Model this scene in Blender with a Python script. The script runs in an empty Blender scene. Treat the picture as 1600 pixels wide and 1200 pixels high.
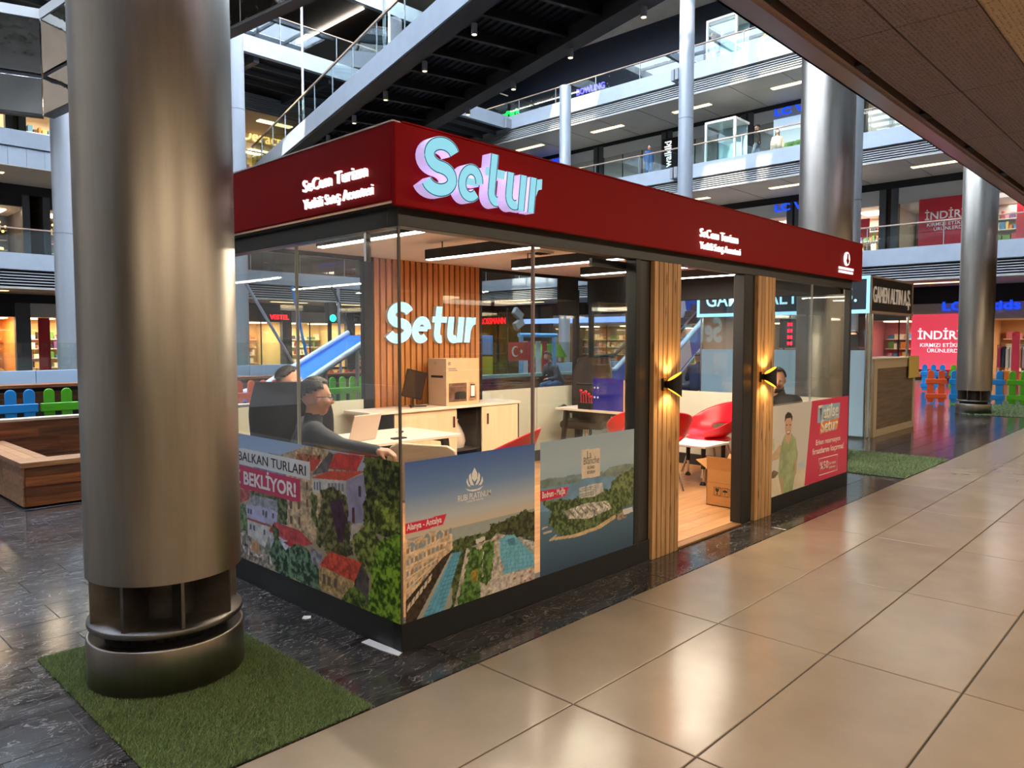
import bpy, bmesh, math, random
import numpy as np
from mathutils import Vector, Matrix

SC = bpy.context.scene
COL = SC.collection
PI = math.pi
rnd = random.Random(7)

# ------------------------------------------------------------------ camera, sky, sun, exposure
cam_d = bpy.data.cameras.new('camera'); cam = bpy.data.objects.new('camera', cam_d); COL.objects.link(cam)
cam.location = (-2.309, -2.986, 1.6)
cam.rotation_euler = (math.radians(90 - 3.29), 0, math.radians(43.696 - 90))
cam_d.sensor_width = 36; cam_d.lens = 1165 / 1600 * 36; cam_d.clip_end = 300
SC.camera = cam

w = bpy.data.worlds.new('sky'); SC.world = w; w.use_nodes = True
nt = w.node_tree; nt.nodes.clear()
sky = nt.nodes.new('ShaderNodeTexSky'); sky.sky_type = 'NISHITA'; sky.sun_disc = False
sky.sun_elevation = math.radians(40); sky.sun_rotation = math.radians(100); sky.dust_density = 1.5
bgn = nt.nodes.new('ShaderNodeBackground'); bgn.inputs['Strength'].default_value = 2.3
wo = nt.nodes.new('ShaderNodeOutputWorld')
hsv = nt.nodes.new('ShaderNodeHueSaturation'); hsv.inputs['Saturation'].default_value = .55; nt.links.new(sky.outputs[0], hsv.inputs['Color']); nt.links.new(hsv.outputs[0], bgn.inputs[0]); nt.links.new(bgn.outputs[0], wo.inputs[0])

sun_d = bpy.data.lights.new('sun', 'SUN'); sun_d.energy = 6.0; sun_d.angle = 0.009; sun_d.color = (1, .93, .82)
sun = bpy.data.objects.new('sun', sun_d); COL.objects.link(sun)
sun.rotation_euler = Vector((0.85, 0.16, -0.50)).to_track_quat('-Z', 'Y').to_euler()

SC.view_settings.view_transform = 'Standard'; SC.view_settings.look = 'None'
SC.view_settings.exposure = 0.5; SC.view_settings.gamma = 1.0; SC.view_settings.use_curve_mapping = False
SC.cycles.use_denoising = True
SC.cycles.max_bounces = 10; SC.cycles.transparent_max_bounces = 24; SC.cycles.diffuse_bounces = 4; SC.cycles.glossy_bounces = 4
SC.cycles.sample_clamp_indirect = 6.0; SC.cycles.caustics_reflective = False; SC.cycles.caustics_refractive = False

def area(name, loc, sx, sy, power, col, rot=(0, 0, 0), spread=PI):
    d = bpy.data.lights.new(name, 'AREA'); d.shape = 'RECTANGLE'; d.size = sx; d.size_y = sy
    d.energy = power; d.color = col; d.spread = spread
    o = bpy.data.objects.new(name, d); COL.objects.link(o); o.location = loc; o.rotation_euler = rot
    return o
WARM = (1.0, .86, .68)
# lamps of the corridor ceiling (their fixtures are built with the ceiling)
CORRIDOR_LAMPS = [(-5.0, -4.6), (-1.6, -4.6), (1.8, -4.6), (5.2, -4.6), (8.6, -4.6), (12.0, -4.6)]
for (x, y) in CORRIDOR_LAMPS:
    area('corridor_lamp_light', (x, y, 3.93), 2.4, 1.0, 58, WARM)

# ------------------------------------------------------------------ helpers
def C(h):
    h = h.lstrip('#'); o = []
    for i in (0, 2, 4):
        c = int(h[i:i + 2], 16) / 255
        o.append(c / 12.92 if c <= .04045 else ((c + .055) / 1.055) ** 2.4)
    return (*o, 1.0)

def mat(name, col, rough=.5, metal=0., emit=None, noise=None, bump=None, stretch=(1, 1, 1), rand=0., col2=None, coat=0., spec=.5, roughvar=0., trans=0.):
    m = bpy.data.materials.new(name); m.use_nodes = True; t = m.node_tree; N = t.nodes; L = t.links
    p = N['Principled BSDF']; c = C(col) if isinstance(col, str) else col
    p.inputs['Base Color'].default_value = c; p.inputs['Roughness'].default_value = rough; p.inputs['Metallic'].default_value = metal
    p.inputs['Specular IOR Level'].default_value = spec; p.inputs['Coat Weight'].default_value = coat; p.inputs['Coat Roughness'].default_value = .05
    p.inputs['Transmission Weight'].default_value = trans
    if emit:
        p.inputs['Emission Color'].default_value = C(emit[0]); p.inputs['Emission Strength'].default_value = emit[1]
    if noise or bump:
        tc = N.new('ShaderNodeTexCoord'); mp = N.new('ShaderNodeMapping'); mp.inputs['Scale'].default_value = stretch
        geo = N.new('ShaderNodeNewGeometry'); L.new(geo.outputs['Position'], mp.inputs['Vector'])
    src = None
    if noise:
        n = N.new('ShaderNodeTexNoise'); n.inputs['Scale'].default_value = noise[0]; n.inputs['Detail'].default_value = 6; n.inputs['Roughness'].default_value = .6
        L.new(mp.outputs[0], n.inputs['Vector'])
        r = N.new('ShaderNodeValToRGB'); r.color_ramp.elements[0].position = .35; r.color_ramp.elements[1].position = .65
        c2 = C(col2) if col2 else tuple(min(1, x * (1 + noise[1])) for x in c[:3]) + (1,)
        c1 = c if col2 else tuple(x * (1 - noise[1]) for x in c[:3]) + (1,)
        r.color_ramp.elements[0].color = c1; r.color_ramp.elements[1].color = c2
        L.new(n.outputs['Fac'], r.inputs[0]); src = r.outputs[0]
        if roughvar:
            mr = N.new('ShaderNodeMapRange'); mr.inputs['To Min'].default_value = max(0, rough - roughvar); mr.inputs['To Max'].default_value = rough + roughvar
            L.new(n.outputs['Fac'], mr.inputs['Value']); L.new(mr.outputs[0], p.inputs['Roughness'])
    if rand:
        oi = N.new('ShaderNodeObjectInfo'); hs = N.new('ShaderNodeHueSaturation'); mr2 = N.new('ShaderNodeMapRange')
        mr2.inputs['To Min'].default_value = 1 - rand; mr2.inputs['To Max'].default_value = 1 + rand
        L.new(oi.outputs['Random'], mr2.inputs['Value']); L.new(mr2.outputs[0], hs.inputs['Value'])
        if src: L.new(src, hs.inputs['Color'])
        else: hs.inputs['Color'].default_value = c
        src = hs.outputs[0]
    if src: L.new(src, p.inputs['Base Color'])
    if bump:
        n2 = N.new('ShaderNodeTexNoise'); n2.inputs['Scale'].default_value = bump[0]; n2.inputs['Detail'].default_value = 3
        L.new(mp.outputs[0], n2.inputs['Vector']); b = N.new('ShaderNodeBump'); b.inputs['Strength'].default_value = bump[1]; b.inputs['Distance'].default_value = bump[2] if len(bump) > 2 else .02
        L.new(n2.outputs['Fac'], b.inputs['Height']); L.new(b.outputs[0], p.inputs['Normal'])
    return m

def glass(name, tint=(.97, .99, .98), f0=.04, gain=1.0, rough=0.0):
    m = bpy.data.materials.new(name); m.use_nodes = True; t = m.node_tree; N = t.nodes; L = t.links; N.clear()
    o = N.new('ShaderNodeOutputMaterial'); mx = N.new('ShaderNodeMixShader'); tr = N.new('ShaderNodeBsdfTransparent'); gl = N.new('ShaderNodeBsdfGlossy')
    tr.inputs[0].default_value = (*tint, 1); gl.inputs['Roughness'].default_value = rough; gl.inputs[0].default_value = (1, 1, 1, 1)
    lw = N.new('ShaderNodeLayerWeight'); lw.inputs['Blend'].default_value = .5
    pw = N.new('ShaderNodeMath'); pw.operation = 'POWER'; pw.inputs[1].default_value = 5
    ma = N.new('ShaderNodeMath'); ma.operation = 'MULTIPLY_ADD'; ma.inputs[1].default_value = (1 - f0) * gain; ma.inputs[2].default_value = f0; ma.use_clamp = True
    L.new(lw.outputs['Facing'], pw.inputs[0]); L.new(pw.outputs[0], ma.inputs[0]); L.new(ma.outputs[0], mx.inputs[0])
    L.new(tr.outputs[0], mx.inputs[1]); L.new(gl.outputs[0], mx.inputs[2]); L.new(mx.outputs[0], o.inputs[0])
    return m

def vcol_mat(name, rough=.35, spec=.5):
    m = mat(name, '#ffffff', rough, spec=spec); t = m.node_tree
    a = t.nodes.new('ShaderNodeAttribute'); a.attribute_name = 'print'
    t.links.new(a.outputs['Color'], t.nodes['Principled BSDF'].inputs['Base Color']); return m

def wood(name, c1, c2, axis=0, scale=3.0, rough=.4, rand=.12, knots=False):
    st = [14, 14, 14]; st[axis] = 1.0
    m = mat(name, c1, rough, noise=(scale, .3), stretch=tuple(st), col2=c2, rand=rand, bump=(scale * 2, .08, .01))
    return m

WORLD = {}
def tag(o, label=None, cat=None, group=None, kind=None):
    if label: o['label'] = label
    if cat: o['category'] = cat
    if group: o['group'] = group
    if kind: o['kind'] = kind
    return o

def thing(name, label, cat, loc=(0, 0, 0), rz=0., group=None, local=False, kind=None):
    o = bpy.data.objects.new(name, None); COL.objects.link(o); o.location = loc; o.rotation_euler = (0, 0, rz); o.empty_display_size = .1
    if not local: WORLD[o.name] = Vector(loc)
    return tag(o, label, cat, group, kind)

class MB:
    def __init__(s): s.v = []; s.f = []; s.mi = []; s.sm = []
    def add(s, vs, fs, mi=0, smooth=False):
        b = len(s.v); s.v += [tuple(v) for v in vs]; s.f += [tuple(b + i for i in f) for f in fs]; s.mi += [mi] * len(fs); s.sm += [smooth] * len(fs); return s
    def box(s, a, b, mi=0):
        x0, y0, z0 = [min(p, q) for p, q in zip(a, b)]; x1, y1, z1 = [max(p, q) for p, q in zip(a, b)]
        return s.add([(x0, y0, z0), (x1, y0, z0), (x1, y1, z0), (x0, y1, z0), (x0, y0, z1), (x1, y0, z1), (x1, y1, z1), (x0, y1, z1)],
                     [(0, 3, 2, 1), (4, 5, 6, 7), (0, 1, 5, 4), (1, 2, 6, 5), (2, 3, 7, 6), (3, 0, 4, 7)], mi)
    def obox(s, c, size, R=None, mi=0):
        R = R or Matrix.Identity(3); c = Vector(c); h = [x / 2 for x in size]
        vs = [c + R @ Vector((sx * h[0], sy * h[1], sz * h[2])) for sz in (-1, 1) for sx, sy in ((-1, -1), (1, -1), (1, 1), (-1, 1))]
        return s.add(vs, [(0, 3, 2, 1), (4, 5, 6, 7), (0, 1, 5, 4), (1, 2, 6, 5), (2, 3, 7, 6), (3, 0, 4, 7)], mi)
    def prism(s, pts, ext, mi=0):
        n = len(pts); e = Vector(ext); a = [Vector(p) for p in pts]; b = [p + e for p in a]
        nrm = Vector((0, 0, 0))
        for i in range(n): nrm += a[i].cross(a[(i + 1) % n])
        if nrm.dot(e) > 0: a, b = a, b; f0 = tuple(reversed(range(n))); f1 = tuple(range(n, 2 * n)); q = [(i, (i + 1) % n, n + (i + 1) % n, n + i) for i in range(n)]
        else: f0 = tuple(range(n)); f1 = tuple(reversed(range(n, 2 * n))); q = [((i + 1) % n, i, n + i, n + (i + 1) % n) for i in range(n)]
        return s.add(a + b, [f0, f1] + q, mi)
    def cyl(s, p0, p1, r0, r1=None, n=16, caps=True, mi=0, smooth=True):
        r1 = r0 if r1 is None else r1; p0 = Vector(p0); p1 = Vector(p1); d = (p1 - p0).normalized()
        u = d.orthogonal().normalized(); w_ = d.cross(u)
        vs = []
        for p, r in ((p0, r0), (p1, r1)):
            vs += [p + u * (r * math.cos(2 * PI * i / n)) + w_ * (r * math.sin(2 * PI * i / n)) for i in range(n)]
        s.add(vs, [(i, (i + 1) % n, n + (i + 1) % n, n + i) for i in range(n)], mi, smooth)
        if caps: s.add(vs, [tuple(reversed(range(n))), tuple(range(n, 2 * n))], mi)
        return s
    def lathe(s, prof, c=(0, 0, 0), n=32, mi=0, smooth=True, a0=0, a1=2 * PI):
        full = abs(a1 - a0 - 2 * PI) < 1e-6; m = n if full else n + 1; vs = []
        for r, z in prof: vs += [(c[0] + r * math.cos(a0 + (a1 - a0) * i / n), c[1] + r * math.sin(a0 + (a1 - a0) * i / n), c[2] + z) for i in range(m)]
        fs = []
        for k in range(len(prof) - 1):
            for i in range(n):
                j = (i + 1) % m; fs.append((k * m + i, k * m + j, (k + 1) * m + j, (k + 1) * m + i))
        return s.add(vs, fs, mi, smooth)
    def ell(s, c, r, R=None, nu=16, nv=10, mi=0, keep=None):
        c = Vector(c); R = R or Matrix.Identity(3); r = (r, r, r) if isinstance(r, (int, float)) else r
        vs = []; 
        for j in range(nv + 1):
            th = PI * j / nv
            for i in range(nu):
                ph = 2 * PI * i / nu; vs.append(Vector((math.sin(th) * math.cos(ph), math.sin(th) * math.sin(ph), math.cos(th))))
        fs = []
        for j in range(nv):
            for i in range(nu):
                q = (j * nu + i, (j + 1) * nu + i, (j + 1) * nu + (i + 1) % nu, j * nu + (i + 1) % nu)
                if keep is None or all(keep(vs[k]) for k in q): fs.append(q)
        return s.add([c + R @ Vector((v.x * r[0], v.y * r[1], v.z * r[2])) for v in vs], fs, mi, True)
    def tube(s, pts, r, n=8, mi=0, closed=False):
        P = [Vector(p) for p in pts]; m = len(P); vs = []
        up = Vector((0, 0, 1))
        for i, p in enumerate(P):
            d = (P[(i + 1) % m] - P[i - 1]) if (closed or 0 < i < m - 1) else (P[1] - P[0] if i == 0 else P[-1] - P[-2])
            d.normalize(); u = up.cross(d)
            if u.length < .05: u = Vector((1, 0, 0)).cross(d)
            u.normalize(); w_ = d.cross(u); rr = r[i] if isinstance(r, (list, tuple)) else r
            vs += [p + u * (rr * math.cos(2 * PI * k / n)) + w_ * (rr * math.sin(2 * PI * k / n)) for k in range(n)]
        fs = []
        for i in range(m if closed else m - 1):
            a = i * n; b = ((i + 1) % m) * n
            fs += [(a + k, a + (k + 1) % n, b + (k + 1) % n, b + k) for k in range(n)]
        s.add(vs, fs, mi, True)
        if not closed: s.add(vs, [tuple(reversed(range(n))), tuple(range((m - 1) * n, m * n))], mi)
        return s
    def loft(s, rings, mi=0, smooth=True, closed=True, caps=True):
        n = len(rings[0]); vs = [p for r in rings for p in r]; fs = []
        for k in range(len(rings) - 1):
            for i in range(n if closed else n - 1):
                j = (i + 1) % n; fs.append((k * n + i, k * n + j, (k + 1) * n + j, (k + 1) * n + i))
        s.add(vs, fs, mi, smooth)
        if caps: s.add(vs, [tuple(reversed(range(n))), tuple(range((len(rings) - 1) * n, len(rings) * n))], mi)
        return s
    def mesh(s, name, mats):
        me = bpy.data.meshes.new(name); me.from_pydata(s.v, [], s.f)
        for m in mats: me.materials.append(m)
        if len(mats) > 1: me.polygons.foreach_set('material_index', s.mi)
        me.polygons.foreach_set('use_smooth', s.sm); me.update(); return me
    def build(s, name, m, parent=None, bevel=0, seg=1, solid=0, subsurf=0, kind=None):
        ms = m if isinstance(m, (list, tuple)) else [m]
        o = bpy.data.objects.new(name, s.mesh(name, ms)); return attach(o, parent, bevel, seg, solid, subsurf, kind)

def attach(o, parent=None, bevel=0, seg=1, solid=0, subsurf=0, kind=None):
    COL.objects.link(o)
    if parent is not None:
        o.parent = parent
        if parent.name in WORLD: o.location = -WORLD[parent.name]
    if solid:
        md = o.modifiers.new('solid', 'SOLIDIFY'); md.thickness = solid; md.offset = 0
    if bevel:
        md = o.modifiers.new('bevel', 'BEVEL'); md.width = bevel; md.segments = seg; md.limit_method = 'ANGLE'; md.angle_limit = .6
    if subsurf:
        md = o.modifiers.new('sub', 'SUBSURF'); md.levels = subsurf; md.render_levels = subsurf
    if kind: o['kind'] = kind
    return o

def copy_tree(o, loc=None, rz=None, label=None, parent=None):
    kids = [c for c in o.children]
    c = o.copy(); COL.objects.link(c)
    if parent is not None: c.parent = parent
    if loc is not None: c.location = loc
    if rz is not None: c.rotation_euler = (0, 0, rz)
    if label: c['label'] = label
    for k in kids: copy_tree(k, parent=c)
    return c

def box_thing(name, a, b, m, label, cat, group=None, bevel=0.004):
    o = MB().box(a, b).build(name, m, None, bevel); return tag(o, label, cat, group)
def struct(name, mb, m, bevel=0):
    o = mb.build(name, m, None, bevel); o['kind'] = 'structure'; return o

def text(body, pos, xdir, udir, height=None, width=None, depth=.002, m=None, parent=None, bold=0., name='lettering', align='LEFT', shear=0., space=1.0, label=None, lift=0.):
    """lettering as a thin or thick solid: pos = baseline start; width fits the line if given"""
    cu = bpy.data.curves.new('lettering', 'FONT'); cu.body = body; cu.size = 1.0; cu.offset = bold; cu.shear = shear; cu.space_character = space; cu.resolution_u = 3
    tmp = bpy.data.objects.new('tmp_text', cu); COL.objects.link(tmp)
    dg = bpy.context.evaluated_depsgraph_get(); me = bpy.data.meshes.new_from_object(tmp.evaluated_get(dg)); bpy.data.objects.remove(tmp); bpy.data.curves.remove(cu)
    n = len(me.vertices); co = np.empty(n * 3); me.vertices.foreach_get('co', co); co = co.reshape(-1, 3)
    x0, x1 = co[:, 0].min(), co[:, 0].max(); 
    sy = (height / .72) if height else None
    sx = width / (x1 - x0) if width else sy
    if sy is None: sy = sx
    X = Vector(xdir).normalized(); U = Vector(udir).normalized(); Nn = X.cross(U)
    offx = {'LEFT': -x0, 'CENTER': -(x0 + x1) / 2, 'RIGHT': -x1}[align]
    bm = bmesh.new(); bm.from_mesh(me); bpy.data.meshes.remove(me)
    p = Vector(pos) + Nn * lift
    for v in bm.verts: v.co = p + X * ((v.co.x + offx) * sx) + U * (v.co.y * sy)
    if depth:
        r = bmesh.ops.extrude_face_region(bm, geom=bm.faces[:]); bmesh.ops.translate(bm, vec=Nn * depth, verts=[g for g in r['geom'] if isinstance(g, bmesh.types.BMVert)])
    bmesh.ops.recalc_face_normals(bm, faces=bm.faces[:])
    nw = len(body.split()); objs = []
    if nw > 1:                                         # one object per word: cut at the widest gaps along the line
        seen = set(); isl = []
        for v0 in bm.verts:
            if v0 in seen: continue
            st = [v0]; grp = []; seen.add(v0)
            while st:
                q = st.pop(); grp.append(q)
                for e_ in q.link_edges:
                    r_ = e_.other_vert(q)
                    if r_ not in seen: seen.add(r_); st.append(r_)
            xs_ = [(g.co - p).dot(X) for g in grp]; isl.append((min(xs_), max(xs_), grp))
        isl.sort(key=lambda t: t[0]); gaps = []; hi = isl[0][1]
        for i in range(1, len(isl)): gaps.append((isl[i][0] - hi, i)); hi = max(hi, isl[i][1])
        cuts = sorted(i for _, i in sorted(gaps, reverse=True)[:nw - 1]); parts = [isl[a:b] for a, b in zip([0] + cuts, cuts + [len(isl)])]
        for pr_ in parts:
            vs_ = [g for t in pr_ for g in t[2]]; ix = {g: i for i, g in enumerate(vs_)}; fs_ = {f for g in vs_ for f in g.link_faces}
            me = bpy.data.meshes.new(name); me.from_pydata([tuple(g.co) for g in vs_], [], [[ix[g] for g in f.verts] for f in fs_]); me.materials.append(m)
            o = bpy.data.objects.new(name, me); attach(o, parent); objs.append(o)
        bm.free(); o = objs[0]
    else:
        me = bpy.data.meshes.new(name); bm.to_mesh(me); bm.free(); me.materials.append(m)
        o = bpy.data.objects.new(name, me); attach(o, parent)
    if label: o['label'] = label
    return o

# ------------------------------------------------------------------ materials
M = {}
M['red'] = mat('fascia red', '#8e0309', .45, spec=.07)
M['black'] = mat('black powder coat', '#17181a', .45)
M['black_frame'] = mat('dark beam', '#2b2a29', .4)
M['beam_side'] = mat('lit grey beam', '#2f3133', .3, metal=.3)  # sides greyer and glossier than the front, lit look put into the material
M['dark'] = mat('soft black', '#0d0d10', .7)
M['navy'] = mat('navy wall', '#1d2231', .55)
M['steel'] = mat('brushed steel', '#a0978b', .38, metal=1., noise=(5, .05), stretch=(6, 6, .5), roughvar=.04, bump=(3, .008))
M['steel_dark'] = mat('darker steel', '#7b7670', .42, metal=1., noise=(9, .15))  # darker, rougher steel for base plates and fins
M['weld'] = mat('core steel', '#4b4744', .5, metal=.8, noise=(12, .3))
M['mirror'] = mat('polished cladding', '#cfc9c2', .06, metal=1., bump=(1.2, .25, .08))
M['chrome'] = mat('chrome', '#d8d8d8', .12, metal=1.)
M['alu'] = mat('silver paint', '#aab2b8', .45, noise=(2, .04), metal=.2)
M['pipe'] = mat('light grey pipe', '#b4b9bd', .35, metal=.35)
M['white'] = mat('white paint', '#e9e4dc', .6)
M['ceil'] = mat('white ceiling', '#ece4dd', .7)
M['white_plastic'] = mat('white plastic', '#ece9e4', .35)
M['glass'] = glass('clear glass', f0=.045, gain=1.0)
M['glass_green'] = glass('balustrade glass', (.88, .95, .93), f0=.05)
M['glass_shop'] = glass('shop glass', (.93, .95, .95), f0=.05)
M['frost'] = mat('frosted film', '#c8cbb9', .6, noise=(1.1, .08))
M['frost_blue'] = mat('pale blue glass', '#b7cfd2', .25, noise=(1.0, .05))
M['grey'] = mat('mid grey', '#8d8f90', .5)
M['grey_dark'] = mat('dark grey', '#45474a', .5)
M['grey_light'] = mat('light grey', '#bcbcb8', .5)
M['soffit'] = mat('soffit panel', '#c4bbac', .5, noise=(.8, .06))
M['oak'] = wood('oak top', '#c9a87e', '#dcbf97', 0, 2.2, .45, .03)
M['maple'] = wood('maple board', '#dcbf98', '#e6cca8', 2, 1.5, .45, .02)
M['slat'] = wood('pine slat', '#b06a2c', '#cd8a48', 2, 2.2, .45, .1)
M['cedar'] = wood('pale cedar', '#a67a4a', '#c9a070', 2, 1.8, .5, .15)
def knots(m):
    t = m.node_tree; N = t.nodes; L = t.links; p = N['Principled BSDF']; src = p.inputs['Base Color'].links[0].from_socket
    g = N.new('ShaderNodeNewGeometry'); mp = N.new('ShaderNodeMapping'); mp.inputs['Scale'].default_value = (14, 14, 3.2); L.new(g.outputs['Position'], mp.inputs[0])
    v = N.new('ShaderNodeTexVoronoi'); v.inputs['Scale'].default_value = 1.0; L.new(mp.outputs[0], v.inputs[0])
    r = N.new('ShaderNodeValToRGB'); r.color_ramp.elements[0].position = .10; r.color_ramp.elements[0].color = (.32, .2, .12, 1); r.color_ramp.elements[1].position = .22; r.color_ramp.elements[1].color = (1, 1, 1, 1)
    L.new(v.outputs['Distance'], r.inputs[0]); mx = N.new('ShaderNodeMix'); mx.data_type = 'RGBA'; mx.blend_type = 'MULTIPLY'; mx.inputs['Factor'].default_value = .8
    L.new(src, mx.inputs['A']); L.new(r.outputs[0], mx.inputs['B']); L.new(mx.outputs['Result'], p.inputs['Base Color'])
knots(M['cedar'])
M['plank'] = wood('floor oak', '#a87645', '#c08e5c', 0, 1.6, .4, .1)
M['bench'] = wood('bench hardwood', '#552a16', '#94582f', 0, 2.0, .35, .35)
M['bench_top'] = wood('bench top wood', '#8a5a36', '#b98a5c', 0, 2.0, .35, .2)
M['oldwood'] = wood('weathered boards', '#3a2113', '#8a6440', 0, 2.2, .5, .2)
M['desk'] = mat('desk top', '#e6d2bd', .4)
M['beige'] = mat('beige shell', '#d8bda2', .5)
M['redshell'] = mat('red plastic', '#d30b22', .35)
M['leather'] = mat('brown black leather', '#2a211c', .4, bump=(30, .15))
M['mesh_black'] = mat('black chair fabric', '#15171a', .6)
M['card'] = mat('corrugated card', '#b07c42', .75, noise=(5, .06))
M['kraft'] = mat('printer carton', '#d9b084', .6)
M['kraft_dark'] = mat('printer carton side', '#b99a80', .6)
M['screen'] = mat('dark screen', '#241c17', .12)
M['blue'] = mat('cobalt panel', '#2a2c96', .2, coat=.3)
M['led'] = mat('led strip', '#ffffff', .5, emit=('#fff3e2', 14.))
M['sign_face'] = mat('lit acrylic face', '#6fb4cc', .4, emit=('#86d6f0', .55))
M['sign_side'] = mat('lit acrylic return', '#e6dcff', .4, emit=('#c4b0f0', .55))
M['sign_line'] = mat('acrylic outline', '#27406b', .4)
M['white_lit'] = mat('white lit letters', '#ffffff', .4, emit=('#ffffff', .7))
M['cyan_lit'] = mat('cyan lit letters', '#ffffff', .4, emit=('#8fe6ff', .8))
M['lamp_gold'] = mat('gold reflector', '#ffb93a', .25, metal=.9, emit=('#ffb52e', 2.2))
M['ink_white'] = mat('white ink', '#f4f1ec', .4)
M['ink_black'] = mat('black ink', '#1a1a1c', .4)
M['ink_red'] = mat('red ink', '#c8203a', .4)
M['ink_grey'] = mat('grey ink', '#7a7672', .4)
M['skin'] = mat('skin', '#c68e72', .5, noise=(9, .05))
M['hair'] = mat('dark hair', '#17110e', .6, bump=(60, .4))
M['shirt_black'] = mat('black cloth', '#121214', .8)
M['jacket_grey'] = mat('charcoal jacket', '#34383e', .75, bump=(12, .2))
M['denim'] = mat('denim', '#4f7aa0', .8)
M['white_cloth'] = mat('white cloth', '#d9d6d1', .8)
for k, h in dict(blue='#1f86d6', green='#58b51f', orange='#ff6430', deepgreen='#3f8f1f').items(): M['fence_' + k] = mat('fence ' + k, h, .35)
M['fence_blue'].node_tree.nodes['Principled BSDF'].inputs['Base Color'].default_value = C('#1f8fd8')
M['tile'] = mat('beige porcelain', '#938069', .2, noise=(2.6, .06), rand=.05, roughvar=.05, bump=(1.5, .02))
M['joint'] = mat('dark joint', '#3a332e', .8)
# ------------------------------------------------------------------ floors
def marble():
    m = bpy.data.materials.new('dark veined marble'); m.use_nodes = True; t = m.node_tree; N = t.nodes; L = t.links; p = N['Principled BSDF']
    g = N.new('ShaderNodeNewGeometry'); oi = N.new('ShaderNodeObjectInfo')
    va = N.new('ShaderNodeVectorMath'); va.operation = 'MULTIPLY_ADD'; cb = N.new('ShaderNodeCombineXYZ')
    L.new(oi.outputs['Random'], cb.inputs[2]); va.inputs[1].default_value = (1, 1, 1); L.new(g.outputs['Position'], va.inputs[0])
    sc = N.new('ShaderNodeVectorMath'); sc.operation = 'SCALE'; sc.inputs['Scale'].default_value = 9; L.new(cb.outputs[0], sc.inputs[0]); L.new(sc.outputs[0], va.inputs[2])
    mp = N.new('ShaderNodeMapping'); mp.inputs['Scale'].default_value = (1.0, 2.4, 1); L.new(va.outputs[0], mp.inputs[0])
    n1 = N.new('ShaderNodeTexNoise'); n1.inputs['Scale'].default_value = 3.2; n1.inputs['Detail'].default_value = 9; n1.inputs['Roughness'].default_value = .66; n1.inputs['Distortion'].default_value = .8
    L.new(mp.outputs[0], n1.inputs[0])
    r1 = N.new('ShaderNodeValToRGB'); e = r1.color_ramp.elements; e[0].position = .38; e[0].color = C('#1b1818'); e[1].position = .72; e[1].color = C('#4b4745')
    L.new(n1.outputs[0], r1.inputs[0])
    n2 = N.new('ShaderNodeTexNoise'); n2.inputs['Scale'].default_value = 5; n2.inputs['Detail'].default_value = 5; n2.inputs['Distortion'].default_value = 1.6; L.new(mp.outputs[0], n2.inputs[0])
    r2 = N.new('ShaderNodeValToRGB'); r2.color_ramp.elements[0].position = .488; r2.color_ramp.elements[0].color = (0, 0, 0, 1); r2.color_ramp.elements[1].position = .5; r2.color_ramp.elements[1].color = (.8, .8, .8, 1)
    x = r2.color_ramp.elements.new(.512); x.color = (0, 0, 0, 1); L.new(n2.outputs[0], r2.inputs[0])
    gate = N.new('ShaderNodeMath'); gate.operation = 'MULTIPLY'; L.new(r2.outputs[0], gate.inputs[0]); L.new(n1.outputs[0], gate.inputs[1])
    mx = N.new('ShaderNodeMix'); mx.data_type = 'RGBA'; mx.inputs['B'].default_value = C('#b9b4ae'); L.new(gate.outputs[0], mx.inputs['Factor']); L.new(r1.outputs[0], mx.inputs['A'])
    L.new(mx.outputs['Result'], p.inputs['Base Color'])
    mr = N.new('ShaderNodeMapRange'); mr.inputs['To Min'].default_value = .07; mr.inputs['To Max'].default_value = .2; L.new(n1.outputs[0], mr.inputs[0]); L.new(mr.outputs[0], p.inputs['Roughness'])
    p.inputs['Specular IOR Level'].default_value = .6
    return m
M['marble'] = marble()

floor_m = struct('floor', MB().box((-14, -.352, -.3), (40, 36, -.006)), mat('marble joint', '#7d7873', .6))
floor_b = struct('floor.001', MB().box((-14, -9.5, -.3), (40, -.352, -.006)), M['joint'])

def tile_mesh(lx, ly, m, h=.02, ch=.0025):
    b = MB(); v = []
    for (d, z) in ((0, -h), (0, -ch), (ch, 0)):
        v += [(d, d, z), (lx - d, d, z), (lx - d, ly - d, z), (d, ly - d, z)]
    f = [(k * 4 + i, k * 4 + (i + 1) % 4, (k + 1) * 4 + (i + 1) % 4, (k + 1) * 4 + i) for k in (0, 1) for i in range(4)] + [(8, 9, 10, 11)]
    b.add(v, f); return b.mesh('tile', [m])
def place_mesh(me, name, loc, parent, rz=0):
    o = bpy.data.objects.new(name, me); COL.objects.link(o); o.parent = parent; o.location = loc; o.rotation_euler = (0, 0, rz); return o
gp = .008
bt = tile_mesh(1.304 - gp, .609 - gp, M['tile'])
for i in range(-3, 14):
    for j in range(1, 9):
        place_mesh(bt, 'tile', (.2 + 1.304 * i, -.352 - .609 * j, 0), floor_b)
far_b = MB()
for i in list(range(14, 29)) + list(range(-9, -3)):
    for j in range(1, 15): far_b.box((.2 + 1.304 * i, -.352 - .609 * j, -.02), (.2 + 1.304 * (i + 1) - gp, -.352 - .609 * (j - 1) - gp, 0))
for i in range(-3, 14):
    for j in range(9, 15): far_b.box((.2 + 1.304 * i, -.352 - .609 * j, -.02), (.2 + 1.304 * (i + 1) - gp, -.352 - .609 * (j - 1) - gp, 0))
far_b.build('tile_field', M['tile'], floor_b, kind='stuff')
g2 = .0035
mt = tile_mesh(.61 - g2, .305 - g2, M['marble'], ch=.0015); ms = tile_mesh(.61 - g2, .352 - g2, M['marble'], ch=.0015)
def mrow(k, x): return .305 * k, x + (.305 if k % 2 else 0)
far_m = MB(); cnt = 0
near = set()
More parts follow.
